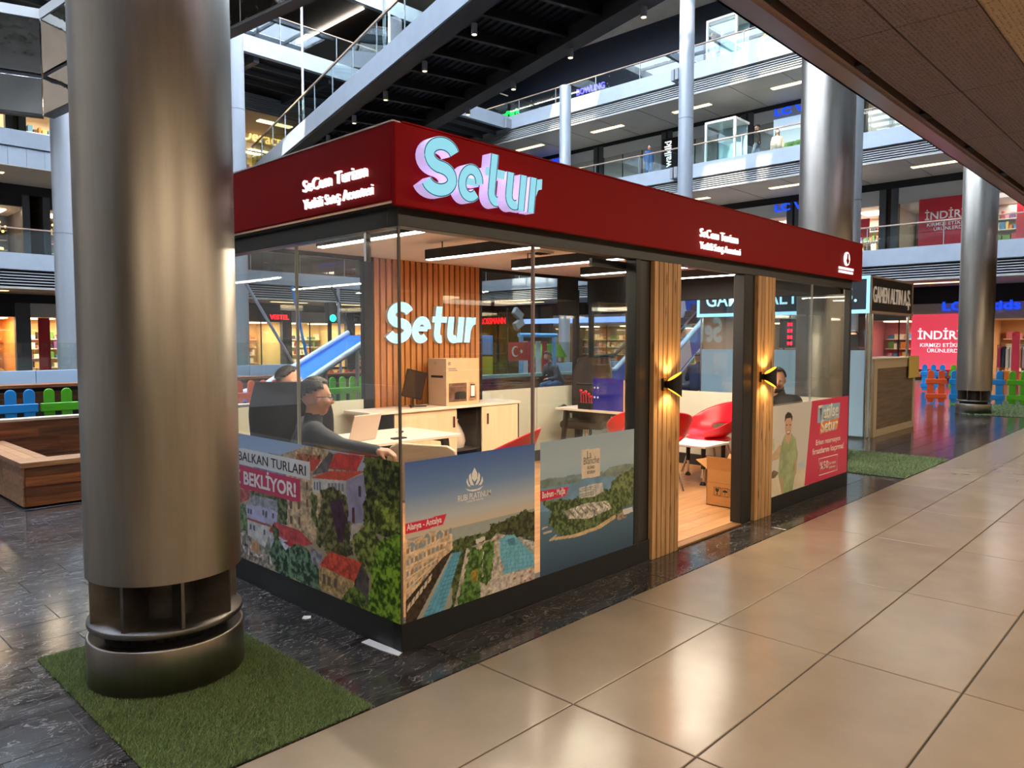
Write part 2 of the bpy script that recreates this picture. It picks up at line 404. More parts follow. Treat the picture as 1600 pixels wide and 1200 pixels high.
for i in range(-3, 27): place_mesh(ms, 'tile', (-.445 + .61 * i, -.352, 0), floor_m); cnt += 1
for k in range(0, 118):
    for i in range(-22, 66):
        x = -.445 + .61 * i + (.305 if k % 2 else 0); y = .305 * k
        if y < 3.55 and 0 < x < 5.6: continue
        if y > 14 and (x < -3 or x > 32): continue
        if k < 26 and (-3.1 < x < .1 and y < 7 and x < .05) or (k < 6 and 5.6 < x < 13.2):
            if x <= 0 or x >= 5.6: place_mesh(mt, 'tile', (x, y, 0), floor_m); cnt += 1; continue
        far_m.box((x, y, -.02), (x + .61 - g2, y + .305 - g2, 0))
for i in list(range(-22, -3)) + list(range(27, 66)): far_m.box((-.445 + .61 * i, -.352, -.02), (-.445 + .61 * (i + 1) - g2, 0 - g2, 0))
far_m.build('tile_field', M['marble'], floor_m, kind='stuff')
print('marble tiles', cnt)

# ------------------------------------------------------------------ corridor ceiling (underside of the gallery above)
def perforated(name, c):
    m = mat(name, c, .5, metal=.15); t = m.node_tree; N = t.nodes; L = t.links; p = N['Principled BSDF']
    g = N.new('ShaderNodeNewGeometry'); w1 = N.new('ShaderNodeTexWave'); w1.wave_type = 'BANDS'; w1.bands_direction = 'Y'; w1.inputs['Scale'].default_value = 9; w1.inputs['Distortion'].default_value = 1.2; w1.inputs['Detail'].default_value = 0; w1.inputs['Detail Scale'].default_value = 6
    L.new(g.outputs['Position'], w1.inputs[0])
    v = N.new('ShaderNodeTexVoronoi'); v.inputs['Scale'].default_value = 34; L.new(g.outputs['Position'], v.inputs[0])
    ad = N.new('ShaderNodeMath'); ad.operation = 'ADD'; L.new(w1.outputs['Fac'], ad.inputs[0]); L.new(v.outputs['Distance'], ad.inputs[1])
    b = N.new('ShaderNodeBump'); b.inputs['Strength'].default_value = .5; b.inputs['Distance'].default_value = .02; L.new(ad.outputs[0], b.inputs['Height']); L.new(b.outputs[0], p.inputs['Normal'])
    r = N.new('ShaderNodeValToRGB'); cc = C(c); r.color_ramp.elements[0].position = .3; r.color_ramp.elements[0].color = tuple(k * .5 for k in cc[:3]) + (1,); r.color_ramp.elements[1].position = .75; r.color_ramp.elements[1].color = tuple(k * 1.15 for k in cc[:3]) + (1,)
    L.new(ad.outputs[0], r.inputs[0]); L.new(r.outputs[0], p.inputs['Base Color']); return m
M['mesh_brown'] = perforated('expanded metal brown', '#806e6d'); M['mesh_gold'] = perforated('expanded metal gold', '#b8a484')
ceil = struct('ceiling', MB().box((-14, -9.5, 4.25), (40, -.42, 4.9)), M['dark'])
xs = [-8.2 + 2.05 * i for i in range(22)]
for x in xs:
    for (y0, y1, mm) in ((-1.0, -.56, 'mesh_brown'), (-1.585, -1.012, 'mesh_brown'), (-2.75, -1.597, 'mesh_gold' if 1 else ''), (-3.9, -2.762, 'mesh_brown'), (-5.2, -3.912, 'mesh_brown'), (-9.4, -5.212, 'mesh_brown')):
        if x > 20 and y1 < -2.7: continue
        MB().box((x + .006, y0, 4.05), (x + 2.044, y1, 4.085)).build('ceiling_panel', M[mm], ceil, .004)
pk = mat('ceiling edge flange', '#bba6a4', .28, metal=.75)
e = MB().box((-14, -.47, 4.0), (40, -.29, 4.03)).box((-14, -.31, 4.0), (40, -.29, 4.9)).box((-14, -.50, 4.03), (40, -.47, 4.12))
e.build('edge_flange', pk, ceil)
for i in range(20):
    MB().box((-7 + 1.95 * i, -.56, 4.04), (-6.75 + 1.95 * i, -.475, 4.06)).build('clip', M['dark'], ceil)
for i, (x, y) in enumerate(CORRIDOR_LAMPS):
    t = thing('ceiling_lamp', None, 'ceiling lamp', (x, y, 3.96)); t['label'] = ('first', 'second', 'third', 'fourth', 'fifth', 'sixth', 'seventh', 'eighth')[i] + ' warm recessed panel lamp along the brown corridor ceiling, counted from its near end'; t['group'] = 'corridor ceiling lamps'
    MB().box((x - 1.25, y - .55, 3.98), (x + 1.25, y + .55, 4.05)).build('frame', M['grey_dark'], t)
    MB().box((x - 1.2, y - .5, 3.965), (x + 1.2, y + .5, 3.985)).build('diffuser', mat('warm diffuser', '#fff0d8', .5, emit=('#ffdca8', 3)) if i == 0 else bpy.data.materials['warm diffuser'], t)

# ------------------------------------------------------------------ steel columns
def steel_column(loc, label, top, n=72):
    t = thing('steel_column', label, 'column', loc, group=None, local=True)
    MB().lathe([(.345, .515), (.345, top), (.2, top)], n=n).lathe([(.2, .525), (.343, .515), (.345, .515)], n=n).build('shell', M['steel'], t)
    MB().lathe([(0, .23), (.27, .23), (.27, .25)], n=40).cyl((0, 0, .24), (0, 0, .6), .15, n=24).build('core', M['weld'], t)
    p = MB().lathe([(0, .273), (.343, .273), (.346, .279), (.346, .294), (.343, .3), (0, .3)], n=n); p.build('base_plate', M['steel_dark'], t)
    for i in range(8):
        a = 2 * PI * i / 8 + .62; R = Matrix.Rotation(a, 3, 'Z')
        MB().obox(R @ Vector((.235, 0, .4075)), (.19, .014, .217), R).build('fin', M['steel_dark'], t)
    MB().lathe([(.3, 0), (.35, 0), (.35, .215), (.347, .222), (.337, .222), (.332, .215), (.3, .2), (.0, .19)], n=n).build('base_ring', M['steel'], t)
    MB().lathe([(0, .19), (.27, .19), (.27, .275)], n=32).build('gap_sleeve', M['dark'], t)
    return t
steel_column((-.89, .70, 0), 'large brushed steel column in front, on a ring base over artificial grass', 12)
steel_column((8.02, 1.0, 0), 'brushed steel column rising behind the red kiosk roof', 12)
steel_column((16.75, 1.02, 0), 'far brushed steel column standing among the coloured picket fences', 12)

# slim round columns of the atrium
def pipe_col(x, y, r, top, label):
    t = thing('slim_column', label, 'column', (x, y, 0))
    MB().cyl((x, y, 0), (x, y, top), r, n=28).build('shaft', M['pipe'], t)
    MB().lathe([(r + .004, 0), (r + .06, 0), (r + .06, .12), (r + .004, .16)], (x, y, 0), 28).build('base_collar', M['grey'], t)
    for z in (4.6, 9.1, 13.6):
        if z < top: MB().cyl((x, y, z), (x, y, z + .03), r + .006, n=28).build('joint_band', M['grey'], t)
    return t
pipe_col(20.4, 10.55, .25, 20, 'slim pale round column rising right of the illuminated kiosk sign')
pipe_col(23.1, 18.1, .25, 12.6, 'slim pale round column with its top under the bridge edge')
pipe_col(24.8, 25.8, .25, 9.4, 'most distant slim round column, short one beside the neon park sign')
pipe_col(9.4, 20.6, .25, 13.2, 'slim grey round column directly right of the big steel column')
pipe_col(4.3, 20.8, .25, 9.0, 'slim pale round column left of the big steel column')
pipe_col(13.05, 16.2, .2, 4.3, 'pale round column behind the flag, seen through the kiosk glass')
pipe_col(5.0, 15.4, .3, 4.0, 'greenish round column seen through the left kiosk glass')
pipe_col(14.49, 2.84, .085, 20, 'thin pale pipe beside the steel column behind the kiosk')

# ------------------------------------------------------------------ facades round the atrium
XR, XS, YL, YS = 28.2, 32.3, 30.8, 34.8
def lit_panel(name, strength, col):
    return mat(name, '#fff4e2', .5, emit=(col, strength))
M['soffit_lamp'] = lit_panel('soffit lamp', 1.6, '#ffe6b0'); M['shop_lamp'] = lit_panel('shop lamp', 6., '#ffdcae')
# right side slabs: (floor top, fascia bottom, louver bottom)
RL = [(5.1, 4.48, 3.9), (9.62, 9.0, 8.45), (14.1, 13.4, 12.8)]
tn = 0
def slab_right(i, zt, zb, zl):
    s = struct('trim_%d' % (i + 1), MB().box((XR, -9, zb), (XR + .25, 31, zt)), M['alu'])
    MB().box((XR + .25, -9, zb), (XS + 4, 35, zt - .1)).build('floor_slab', M['grey'], s)
    for k in range(7):
        z = zl + .02 + (zb - zl - .03) * k / 6
        MB().box((XR + .10, -9, z - .012), (XR + .22, 31, z + .022)).build('louver_slat', M['grey_light'], s)
    MB().box((XR + .3, -9, zl), (XR + .34, 31, zb)).build('louver_back', M['dark'], s)
    c = struct('ceiling.%03d' % (i + 1), MB().box((XR + .1, -9, zl - .04), (XS + .02, 31, zl)), M['soffit'])
    for j in range(16):
        y = -6 + 2.4 * j
        MB().box((XR + .12, y, zl - .052), (XS, y + .012, zl - .041)).build('seam', M['grey_dark'], c)
    for y in (4.2, 10.0, 15.0, 20.0, 25.5):
        MB().box((XR + 1.7, y, zl - .06), (XR + 2.0, y + 2.0, zl - .041)).build('light_panel', M['soffit_lamp'], c)
def slab_left(i, zt, zb, zl, panel=False, yl=YL):
    s = struct('trim_%d' % (i + 4), MB().box((-12, yl, zb), (XR, yl + .25, zt)), M['alu'])
    MB().box((-12, yl + .25, zb), (XR + 4, YS + 4, zt - .1)).build('floor_slab', M['grey'], s)
    if panel:
        for k in range(18):
            MB().box((-4 + .62 * k, yl + .1, zl), (-4 + .62 * k + .61, yl + .2, zb - .02)).build('fascia_panel', M['alu'], s)
    x0 = 7.2 if panel else -12
    for k in range(7):
        z = zl + .02 + (zb - zl - .03) * k / 6
        MB().box((x0, yl + .10, z - .012), (XR, yl + .22, z + .022)).build('louver_slat', M['grey_light'], s)
    MB().box((-12, yl + .3, zl), (XR, yl + .34, zb)).build('louver_back', M['dark'], s)
    c = struct('ceiling.%03d' % (i + 4), MB().box((-12, yl + .1, zl - .04), (XR, YS + .02, zl)), M['soffit'])
    for x in (3.5, 8.6, 13.2, 17.0, 20.5, 24.0):
        MB().box((x, yl + 1.6, zl - .06), (x + 2.0, yl + 1.9, zl - .041)).build('light_panel', M['soffit_lamp'], c)
for i, a in enumerate(RL): slab_right(i, *a)
slab_left(0, 5.0, 4.37, 3.67); slab_left(1, 9.68, 9.07, 8.35, panel=True)
s = struct('trim_6', MB().box((-12, 26.4, 13.42), (XR, 26.65, 14.1)), M['alu'])
MB().box((-12, 26.65, 13.5), (XR, YS + 4, 14.0)).build('floor_slab', M['dark'], s)
for k in range(5): MB().box((6 + 3.6 * k, 26.7, 13.2), (6.25 + 3.6 * k, 31, 13.5)).build('soffit_beam', M['grey_dark'], s)
for k in range(3): MB().box((-12, 27.4 + 1.1 * k, 13.3), (XR, 27.5 + 1.1 * k, 13.5)).build('purlin', M['grey_dark'], s)
for k in range(9): MB().box((-12, 30.9, 12.62 + .085 * k), (XR, 31.0, 12.66 + .085 * k)).build('louver_slat', M['grey'], s)
MB().box((-12, 31.1, 12.6), (XR, 31.15, 13.5)).build('louver_back', M['dark'], s)
struct('ceiling.007', MB().box((-12, 31.0, 12.55), (XR, YS + .1, 12.6)), mat('brown soffit', '#8d7c6a', .5))
for x in (16.2, 21.0): box_thing('ceiling_light', (x, 31.9, 12.5), (x + 1.8, 32.3, 12.55), M['soffit_lamp'], 'pale rectangular soffit light over the lit script shop sign' if x < 17 else 'pale rectangular soffit light seen beyond the bridge handrail', 'ceiling light')
s = struct('trim_7', MB().box((-12, 27.9, 17.95), (XR, 28.2, 18.7)), M['alu'])
MB().box((-12, 28.2, 18.0), (XR + 4, YS + 4, 18.2)).build('dark_ceiling', mat('brown black ceiling', '#2a201b', .6), s)
o = MB().box((19.8, 28.3, 17.9), (19.9, 34.5, 17.95)).build('linear_lamp', M['led']); tag(o, 'long thin linear lamp on the dark upper ceiling', 'lamp')
# walls behind the galleries
struct('wall_right', MB().box((XS + 4, -9.5, 0), (XS + 4.3, 39, 21.2)).box((XS, -9, 14.0), (XS + .2, 36, 21.0)), M['navy'])
struct('wall_left', MB().box((-14.3, YS + 4, 0), (XS + 4, YS + 4.3, 21.2)), mat('left wall', '#6d675f', .7))
struct('wall_near', MB().box((-14.3, -13.2, 0), (-14, 39, 21.2)), mat('near wall', '#7a756d', .7))
struct('ceiling.008', MB().box((XR - 1.2, -9, 18.5), (XS + 4, 36, 18.7)), mat('beige ceiling', '#dccdb6', .6, noise=(1.4, .08)))
# unseen glazed roof: girders, rafters, and added bays that shape the sun patches
roof = struct('ceiling.009', MB().box((-14, -13.2, 21.0), (-9, 39, 21.3)).box((25, -13.2, 21.0), (37, 39, 21.3)).box((-9, -13.2, 21.0), (25, 0.4, 21.3)).box((-9, 29, 21.0), (25, 39, 21.3)), M['grey_light'])
fr_ = bpy.data.materials.new('added roof diffuser'); fr_.use_nodes = True; tn_ = fr_.node_tree; tn_.nodes.clear(); to_ = tn_.nodes.new('ShaderNodeOutputMaterial'); tb_ = tn_.nodes.new('ShaderNodeBsdfTranslucent'); tb_.inputs[0].default_value = (.85, .9, .95, 1); tn_.links.new(tb_.outputs[0], to_.inputs[0])
for k in (0, 1, 3, 4, 6): MB().box((-9, .4 if k == 0 else 3.85 + 3.5 * (k - 1), 21.15), (25, 3.6 + 3.5 * k, 21.18)).build('added_diffuser', fr_, roof)  # added translucent sheets, out of view, breaking the sun into patches
for k in range(8): MB().box((-9, 3.6 + 3.5 * k, 20.6), (25, 3.85 + 3.5 * k, 21.1)).build('girder', M['alu'], roof)
for k in range(16): MB().box((-8.1 + 2.1 * k, .4, 20.9), (-8.0 + 2.1 * k, 29, 21.1)).build('rafter', M['alu'], roof)
struct('wall_near.001', MB().box((-14, -.3, 4.9), (40, -.1, 5.6)), M['alu'])
struct('wall_near.002', MB().box((-14, -9.5, 4.9), (40, -9.3, 21)), M['grey_light'])

# balustrades of the galleries
def balustrade(x0, y0, x1, y1, z, label, step=1.9, h=.88, zg=0.0):
    d = Vector((x1 - x0, y1 - y0, 0)); L_ = d.length; d.normalize(); nrm = Vector((-d.y, d.x, 0))
    t = thing('glass_balustrade', label, 'balustrade', (x0, y0, z))
    R = Matrix((d, nrm, Vector((0, 0, 1)))).transposed()
    n = max(1, int(L_ / step)); st = L_ / n
    for k in range(n):
        c = Vector((x0, y0, z)) + d * (st * (k + .5)); MB().obox(c + Vector((0, 0, zg + (h - .05 - zg) / 2)), (st - .03, .016, h - .05 - zg), R).build('pane', M['glass_green'], t)
        p = Vector((x0, y0, z)) + d * (st * k); MB().obox(p + Vector((0, 0, h / 2)), (.02, .05, h), R).build('post', M['pipe'], t)
    c = Vector((x0, y0, z + h)) + d * (L_ / 2); MB().obox(c, (L_, .07, .05), R).build('handrail', mat('oak rail', '#b79c83', .4) if 'oak rail' not in bpy.data.materials else bpy.data.materials['oak rail'], t, .012, 2)
    return t
balustrade(XR + .1, 31, XR + .1, -6, 5.1, 'glass balustrade with oak rail on the right first gallery', 2.6)
balustrade(XR + .1, 31, XR + .1, -6, 9.62, 'glass balustrade with oak rail on the right second gallery', 2.6)
balustrade(XR + .1, 31, XR + .1, -6, 14.1, 'glass balustrade with oak rail on the right top gallery by the neon signs', 2.6, .8)
balustrade(-6, YL + .1, XR, YL + .1, 5.0, 'glass balustrade on the left first gallery', 2.6, .95)
balustrade(7, YL + .1, XR, YL + .1, 9.68, 'glass balustrade in front of the lit script shop sign', 2.6, .95)
balustrade(6, 26.5, XR, 26.5, 14.1, 'glass balustrade on the left upper gallery reflecting the sky', 2.6, 1.15)

# ------------------------------------------------------------------ shop fronts
GOODS = [mat('goods %d' % i, h, .5) for i, h in enumerate(('#c9762e', '#d9b36a', '#b52f35', '#e9dcc4', '#3f7fae', '#5c8a3a', '#7a4a8a', '#efe9dd', '#30302f', '#d98ba0'))]
def shopfront(name, label, base, along, inward, width, h, depth=3.4, wallc='#c9a878', lamp=True, frame='grey_dark', shelves=True, sign_h=.5, band=None, glazed=True, power=0, ents=4, seed=1, pane='glass_shop'):
    """one bay: header band, frame, glass, back wall with shelves and goods, ceiling lamp"""
    A = Vector(along); I = Vector(inward); b = Vector(base); U = Vector((0, 0, 1)); R = Matrix((A, I, U)).transposed(); r = random.Random(seed)
    t = thing(name, label, 'shop front', base)
    def bx(u0, u1, v0, v1, z0, z1, nm, m, par=t, bev=0):
        c = b + A * ((u0 + u1) / 2) + I * ((v0 + v1) / 2) + U * ((z0 + z1) / 2)
        return MB().obox(c, (u1 - u0, v1 - v0, z1 - z0), R).build(nm, m, par, bev)
    bx(0, .28, -.05, .25, 0, h, 'pier', M[frame]); bx(width - .28, width, -.05, .25, 0, h, 'pier', M[frame])
    hd = bx(.28, width - .28, 0, .2, h - sign_h, h, 'header', M[band] if band else M['grey_light'])
    wm = mat('shop wall %s' % name, wallc, .6)
    bx(0, width, depth, depth + .1, 0, h, 'back_wall', wm); bx(0, .05, .25, depth, 0, h, 'side_wall', wm); bx(width - .05, width, .25, depth, 0, h, 'side_wall', wm)
    bx(0, width, .2, depth, h - sign_h, h - sign_h + .05, 'shop_ceiling', M['white'])
    if glazed:
        bx(.28, width - .28, .08, .1, .05, h - sign_h, 'pane', M[pane])
        bx(.28, width - .28, .05, .13, 0, .08, 'sill', M['dark'])
        for k in range(1, ents): 
            u = .28 + (width - .56) * k / ents; bx(u - .02, u + .02, .05, .13, .05, h - sign_h, 'mullion', M['dark'])
    if lamp:
        for k in range(2): bx(width * (.25 + .5 * k) - .5, width * (.25 + .5 * k) + .5, depth * .35, depth * .65, h - sign_h - .05, h - sign_h - .01, 'lamp_panel', M['shop_lamp'])
    if shelves:
        g = [MB() for _ in range(2)]
        for z in (.35, .8, 1.25, 1.7):
            if z > h - sign_h - .4: break
            bx(.2, width - .2, depth - .4, depth, z - .03, z, 'shelf', M['white'])
        gm = MB(); 
        for z in (.0, .35, .8, 1.25, 1.7):
            u = .3
            while u < width - .5:
                ww = r.uniform(.08, .3); hh = r.uniform(.12, .34)
                c = b + A * (u + ww / 2) + I * (depth - .22 - (1.1 if z == 0 else 0)) + U * (z + hh / 2)
                gm.obox(c, (ww * .92, .3, hh), R, r.randrange(10)); u += ww + r.uniform(0, .08)
        gm.build('goods', GOODS, t, kind='stuff')
    return t, hd
def area_in(base, along, inward, width, h, depth, power, col):
    p = Vector(base) + Vector(along) * width / 2 + Vector(inward) * depth * .5 + Vector((0, 0, h))
    area('shop_light', p, width * .6, depth * .5, power, col)
M['shutter'] = mat('grey closed glazing', '#a9a7a1', .2)
# left ground floor shops (facing the atrium), x from 3 to 28
names = [('orange lit confectionery shop', '#d98a3a', 'dark', 3.2), ('shop with red side banner and warm shelves', '#e2b878', 'grey_light', 4.2), ('warm lit bookshop bay', '#eccb8c', 'dark', 4.2), ('second warm lit shelf shop', '#ecc98c', 'dark', 4.2), ('cream lit shop with serif sign', '#e6c88e', 'grey_light', 4.2), ('drugstore bay under red lettering', '#e9c27c', 'dark', 4.2), ('dim shop bay by far corner', '#8a6f4f', 'dark', 4.0)]
x = 3.3
SH = []
for i, (nm, wc, band, wd) in enumerate(names):
    t, hd = shopfront('storefront', nm + ' on the left ground floor', (x, YS, 0), (1, 0, 0), (0, 1, 0), wd, 3.25, wallc=wc, band=band, seed=i + 3, ents=3, sign_h=.6)
    area_in((x, YS, 0), (1, 0, 0), (0, 1, 0), wd, 2.55, 3.4, 160, (1, .83, .6)); SH.append((t, hd, x, wd)); x += wd
# upper left
for i, (xx, z, wc, lb) in enumerate([(2.5, 5.0, '#54483c', 'dim cafe bay with warm hanging bulbs on the left first gallery'), (7.4, 5.0, '#6a5a48', 'dark shop bay behind the big column, left first gallery'), (2.0, 9.68, '#d9c4a6', 'cream lit shop on the left second gallery'), (6.6, 9.68, '#d8c8b0', 'pale shop on the left second gallery behind the column'), (15.0, 9.68, '#e8d8a2', 'pale yellow clothing shop under the lit script sign')]):
    t, hd = shopfront('storefront', lb, (xx, YS, z), (1, 0, 0), (0, 1, 0), 4.4, 3.3 if z > 8 else 2.9, wallc=wc, band='grey_light' if z > 8 else 'dark', seed=30 + i, ents=3, sign_h=.85 if i == 4 else .5)
    area_in((xx, YS, z), (1, 0, 0), (0, 1, 0), 4.4, 2.3, 3.4, 25 if i < 2 else 140, (1, .8, .55)); SH.append((t, hd, xx, 4.4))
    if i < 2:
        b = MB(); r = random.Random(5)
        for k in range(26): b.ell((xx + r.uniform(.6, 3.8), YS + r.uniform(.5, 2), z + r.uniform(.2, 2.0)), .05, nu=6, nv=4)
        b.build('bulb', mat('warm bulb', '#ffd080', .5, emit=('#ffb648', 12)), t, kind='stuff')
# right side
RSH = []
for i, (y, z, wc, lb, wd) in enumerate([(-3.2, 0, '#c89a70', 'childrens clothing shop at the far right ground floor', 7.3), (4.2, 0, '#c66a74', 'shop bay with big red sale poster on the right ground floor', 4.6), (9.0, 0, '#b9a48a', 'shop bay behind the blue escalator', 5.0), (14.2, 0, '#a8926c', 'warm lamp shop beyond the escalator', 6.0), (20.4, 0, '#5d5349', 'dim cafe bay in the right far corner', 6.5),
                                       (-1.4, 5.1, '#bfb7ac', 'glazed shop with two red sale posters on the right first gallery', 9.0), (7.8, 5.1, '#d9b9a6', 'open shop with glowing ceiling beside the steel column', 4.0), (11.9, 5.1, '#cf7a86', 'shop with blue wordmark above the kiosk roof', 5.0), (17.0, 5.1, '#9a948a', 'plain grey shop bay on the right first gallery', 6.5), (23.6, 5.1, '#8d877e', 'far grey shop bay on the right first gallery', 6.5),
                                       (4.0, 9.62, '#c5bfb4', 'pale shop bay behind the steel column, second gallery', 5.0), (9.2, 9.62, '#a9a59d', 'shop with blue wordmark and beach poster on second gallery', 5.0), (14.3, 9.62, '#8f8a82', 'grey shuttered shop bay on the second gallery', 4.4), (18.8, 9.62, '#77736d', 'shop bay with vertical white wordmark', 4.4), (23.3, 9.62, '#b1aca2', 'far shop bay with a short blue wordmark', 6.0)]):
    t, hd = shopfront('storefront', lb, (XS, y + wd, z), (0, -1, 0), (1, 0, 0), wd, 3.15 if z < 1 else 3.0, wallc=wc, band='grey_light', seed=60 + i, ents=3, sign_h=.65, shelves=z < 6, glazed=(i != 0), pane='shutter' if i in (2, 8, 9, 11, 12, 13, 14) and z > 1 else 'glass_shop', lamp=not (i in (8, 9, 11, 12, 13, 14)))
    area_in((XS, y + wd, z), (0, -1, 0), (1, 0, 0), wd, 2.3, 3.4, [260, 90, 60, 110, 25, 150, 160, 120, 40, 30, 60, 50, 30, 30, 40][i], (1, .82, .62) if i < 5 else (1, .93, .84)); RSH.append((t, hd, y, wd))
struct('trim_8', MB().box((XS - .02, -9, 3.15), (XS + .05, 35, 3.9)).box((XS - .02, -9, 8.1), (XS + .05, 35, 8.45)).box((XS - .02, -9, 12.55), (XS + .05, 35, 12.8)).box((-12, YS - .02, 3.25), (XS, YS + .05, 3.67)).box((-12, YS - .02, 7.9), (XS, YS + .05, 8.4)), M['dark'])
# ------------------------------------------------------------------ the kiosk
KX, KY, ZC = 6.22, 3.6, 2.48
K = thing('travel_kiosk', 'glazed travel agency kiosk with red fascia and wood slat columns', 'kiosk', (0, 0, 0))
# plinth
MB().box((0, 0, 0), (2.27, .07, .155)).build('plinth', M['black'], K, .003); MB().box((4.265, 0, 0), (KX, .07, .155)).build('plinth', M['black'], K, .003)
MB().box((0, .07, 0), (.07, KY, .155)).build('plinth', M['beam_side'], K, .003); MB().box((KX - .07, .07, 0), (KX, KY, .155)).build('plinth', M['beam_side'], K, .003); MB().box((.07, KY - .07, 0), (KX - .07, KY, .155)).build('plinth', M['beam_side'], K, .003)
# beams
MB().box((0, 0, 2.172), (KX, .09, 2.27)).build('head_beam', M['black_frame'], K, .003)
MB().box((0, .09, 2.172), (.09, KY, 2.27)).build('head_beam', M['beam_side'], K, .003)
MB().box((KX - .09, .09, 2.12), (KX, KY, 2.47)).build('head_beam', M['dark'], K, .003)
MB().box((.09, KY - .06, 2.44), (KX - .09, KY - .02, 2.5)).build('head_beam', M['dark'], K, .003)
# fascia, four sides, and roof
f = MB().box((-.075, -.075, 2.255), (KX + .075, -.045, 2.652)); f.build('fascia', M['red'], K, .004)
f = MB().box((-.075, -.045, 2.285), (-.045, KY + .075, 2.652)); f.build('fascia', M['red'], K, .004)
f = MB().box((KX + .045, -.045, 2.255), (KX + .075, KY + .075, 2.652)); f.build('fascia', M['red'], K, .004)
f = MB().box((-.045, KY + .045, 2.49), (KX + .045, KY + .075, 2.652)); f.build('fascia', M['red'], K, .004)
MB().box((-.045, -.045, 2.262), (KX + .045, 0, 2.275)).box((-.045, 0, 2.262), (0, KY + .045, 2.275)).build('fascia_shade', M['dark'], K)  # dark strip stands in for the shadow in the gap under the fascia
MB().box((-.05, -.05, 2.56), (KX + .05, KY + .05, 2.6)).build('roof', M['black'], K)
rr = MB().box((-.078, -.06, 2.652), (-.03, KY + .07, 2.66)); rr.build('roof_edge', mat('pale edge trim', '#c9b9b4', .35), K)
MB().box((-.03, -.078, 2.652), (KX + .078, -.03, 2.66)).build('roof_edge', M['red'], K)
MB().box((.09, .09, ZC), (KX - .09, KY - .04, ZC + .04)).build('ceiling', M['ceil'], K)
# floor with planks
fl = MB().box((.07, .02, .0), (KX - .07, KY - .07, .012)).build('floor', M['joint'], K)
pm = {}
for j in range(25):
    for i in range(6):
        x0 = max(.07, -.6 + 1.2 * i + (.4 * (j % 3))); x1 = min(KX - .07, -.6 + 1.2 * (i + 1) + (.4 * (j % 3)) - .002)
        if x1 - x0 < .05: continue
        y0 = .07 + .139 * j; y1 = y0 + .137
        o = MB().box((x0, y0, .006), (x1, y1, .022)).build('plank', M['plank'], fl)
MB().box((2.655, -.01, .001), (3.69, .07, .02)).build('threshold', mat('brass threshold', '#8a6238', .4, metal=.4), K, .004)
# glass panes: front
def pane(a, b, nm='glass_pane'): return MB().box(a, b).build(nm, M['glass'], K)
pane((.004, .03, .155), (1.028, .04, 2.172)); pane((1.04, .03, .155), (2.07, .04, 2.172))
pane((4.27, .03, .155), (5.208, .04, 2.172)); pane((5.216, .03, .155), (6.17, .04, 2.172))
# left side
for (a, b) in ((.004, 1.02), (1.03, 2.05), (2.06, 3.55)): pane((.03, a + (.03 if a < .1 else 0), .155), (.04, b, 2.172))
# right and back
for (a, b) in ((.06, 1.2), (1.21, 2.38), (2.39, 3.53)): pane((KX - .04, a, .155), (KX - .03, b, 2.12))
for (a, b) in ((.06, 1.15), (1.16, 2.27), (3.99, 5.0), (5.01, KX - .06)): pane((a, KY - .045, .155), (b, KY - .035, 2.45))
# frosted film on the lower half of back and right side
for (a, b) in ((.06, 1.15), (1.16, 2.27), (3.99, 5.0), (5.01, KX - .12)): MB().box((a, KY - .052, .16), (b, KY - .047, .99)).build('frosted_film', M['frost'], K)
for (a, b) in ((.06, 1.2), (1.21, 2.38), (2.39, 3.53)): MB().box((KX - .052, a, .16), (KX - .046, b, .965)).build('frosted_film', M['frost'], K)
# joints, posts
MB().box((1.028, .024, .155), (1.04, .046, 2.172)).build('glass_joint', mat('clear joint', '#9a8784', .2), K)
MB().box((5.208, .026, .155), (5.216, .044, 2.172)).build('glass_joint', M['grey'], K)
MB().box((.0, .0, .155), (.012, .012, 2.172)).build('corner_joint', mat('corner seal', '#6f6660', .25, metal=.4), K)
for y in (1.02, 2.05): MB().box((.026, y, .155), (.044, y + .01, 2.172)).build('glass_joint', M['grey_light'], K)
for x in (.30, .62): MB().box((.02, x, 2.02), (.05, x + .02, 2.172)).build('glass_clip', M['chrome'], K) if x < .4 else None
MB().box((2.07, .0, .155), (2.125, .09, 2.172)).build('frame_post', M['black'], K, .003)
MB().box((2.125, .02, 0), (2.272, .1, 2.172)).build('frame_post', M['black_frame'], K, .003)
MB().box((2.645, .02, 0), (2.668, .1, 2.172)).build('door_jamb', M['black'], K, .002)
MB().box((3.69, .0, 0), (3.84, .10, 2.172)).build('door_jamb', M['black'], K, .004)
MB().box((3.84, .02, 0), (3.915, .1, 2.172)).build('frame_post', M['black_frame'], K, .002)
MB().box((6.17, .0, .155), (KX, .06, 2.172)).build('frame_post', M['black'], K, .002)
MB().box((KX - .06, KY - .06, 0), (KX, KY, 2.27)).build('frame_post', M['black'], K, .002)
MB().box((5.8, KY - .06, 0), (5.88, KY, 2.3)).build('frame_post', M['black'], K, .002)
MB().box((2.275, KY - .07, 0), (2.392, KY, 2.47)).build('frame_post', M['dark'], K, .002)
MB().box((3.95, KY - .07, 0), (3.99, KY, 2.47)).build('frame_post', M['dark'], K, .002)
# wood clad columns
def clad(x0, x1, n, z1=2.19):
    b = MB().box((x0 + .004, .02, .004), (x1 - .004, .1, 2.172)).build('wood_column', M['dark'], K)
    st = (x1 - x0) / n
    for k in range(n): MB().box((x0 + st * k + .005, -.016, 0), (x0 + st * (k + 1) - .005, .03, 2.172)).build('slat', M['cedar'], b, .002)
    return b
clad(2.276, 2.645, 6); clad(3.915, 4.265, 5)
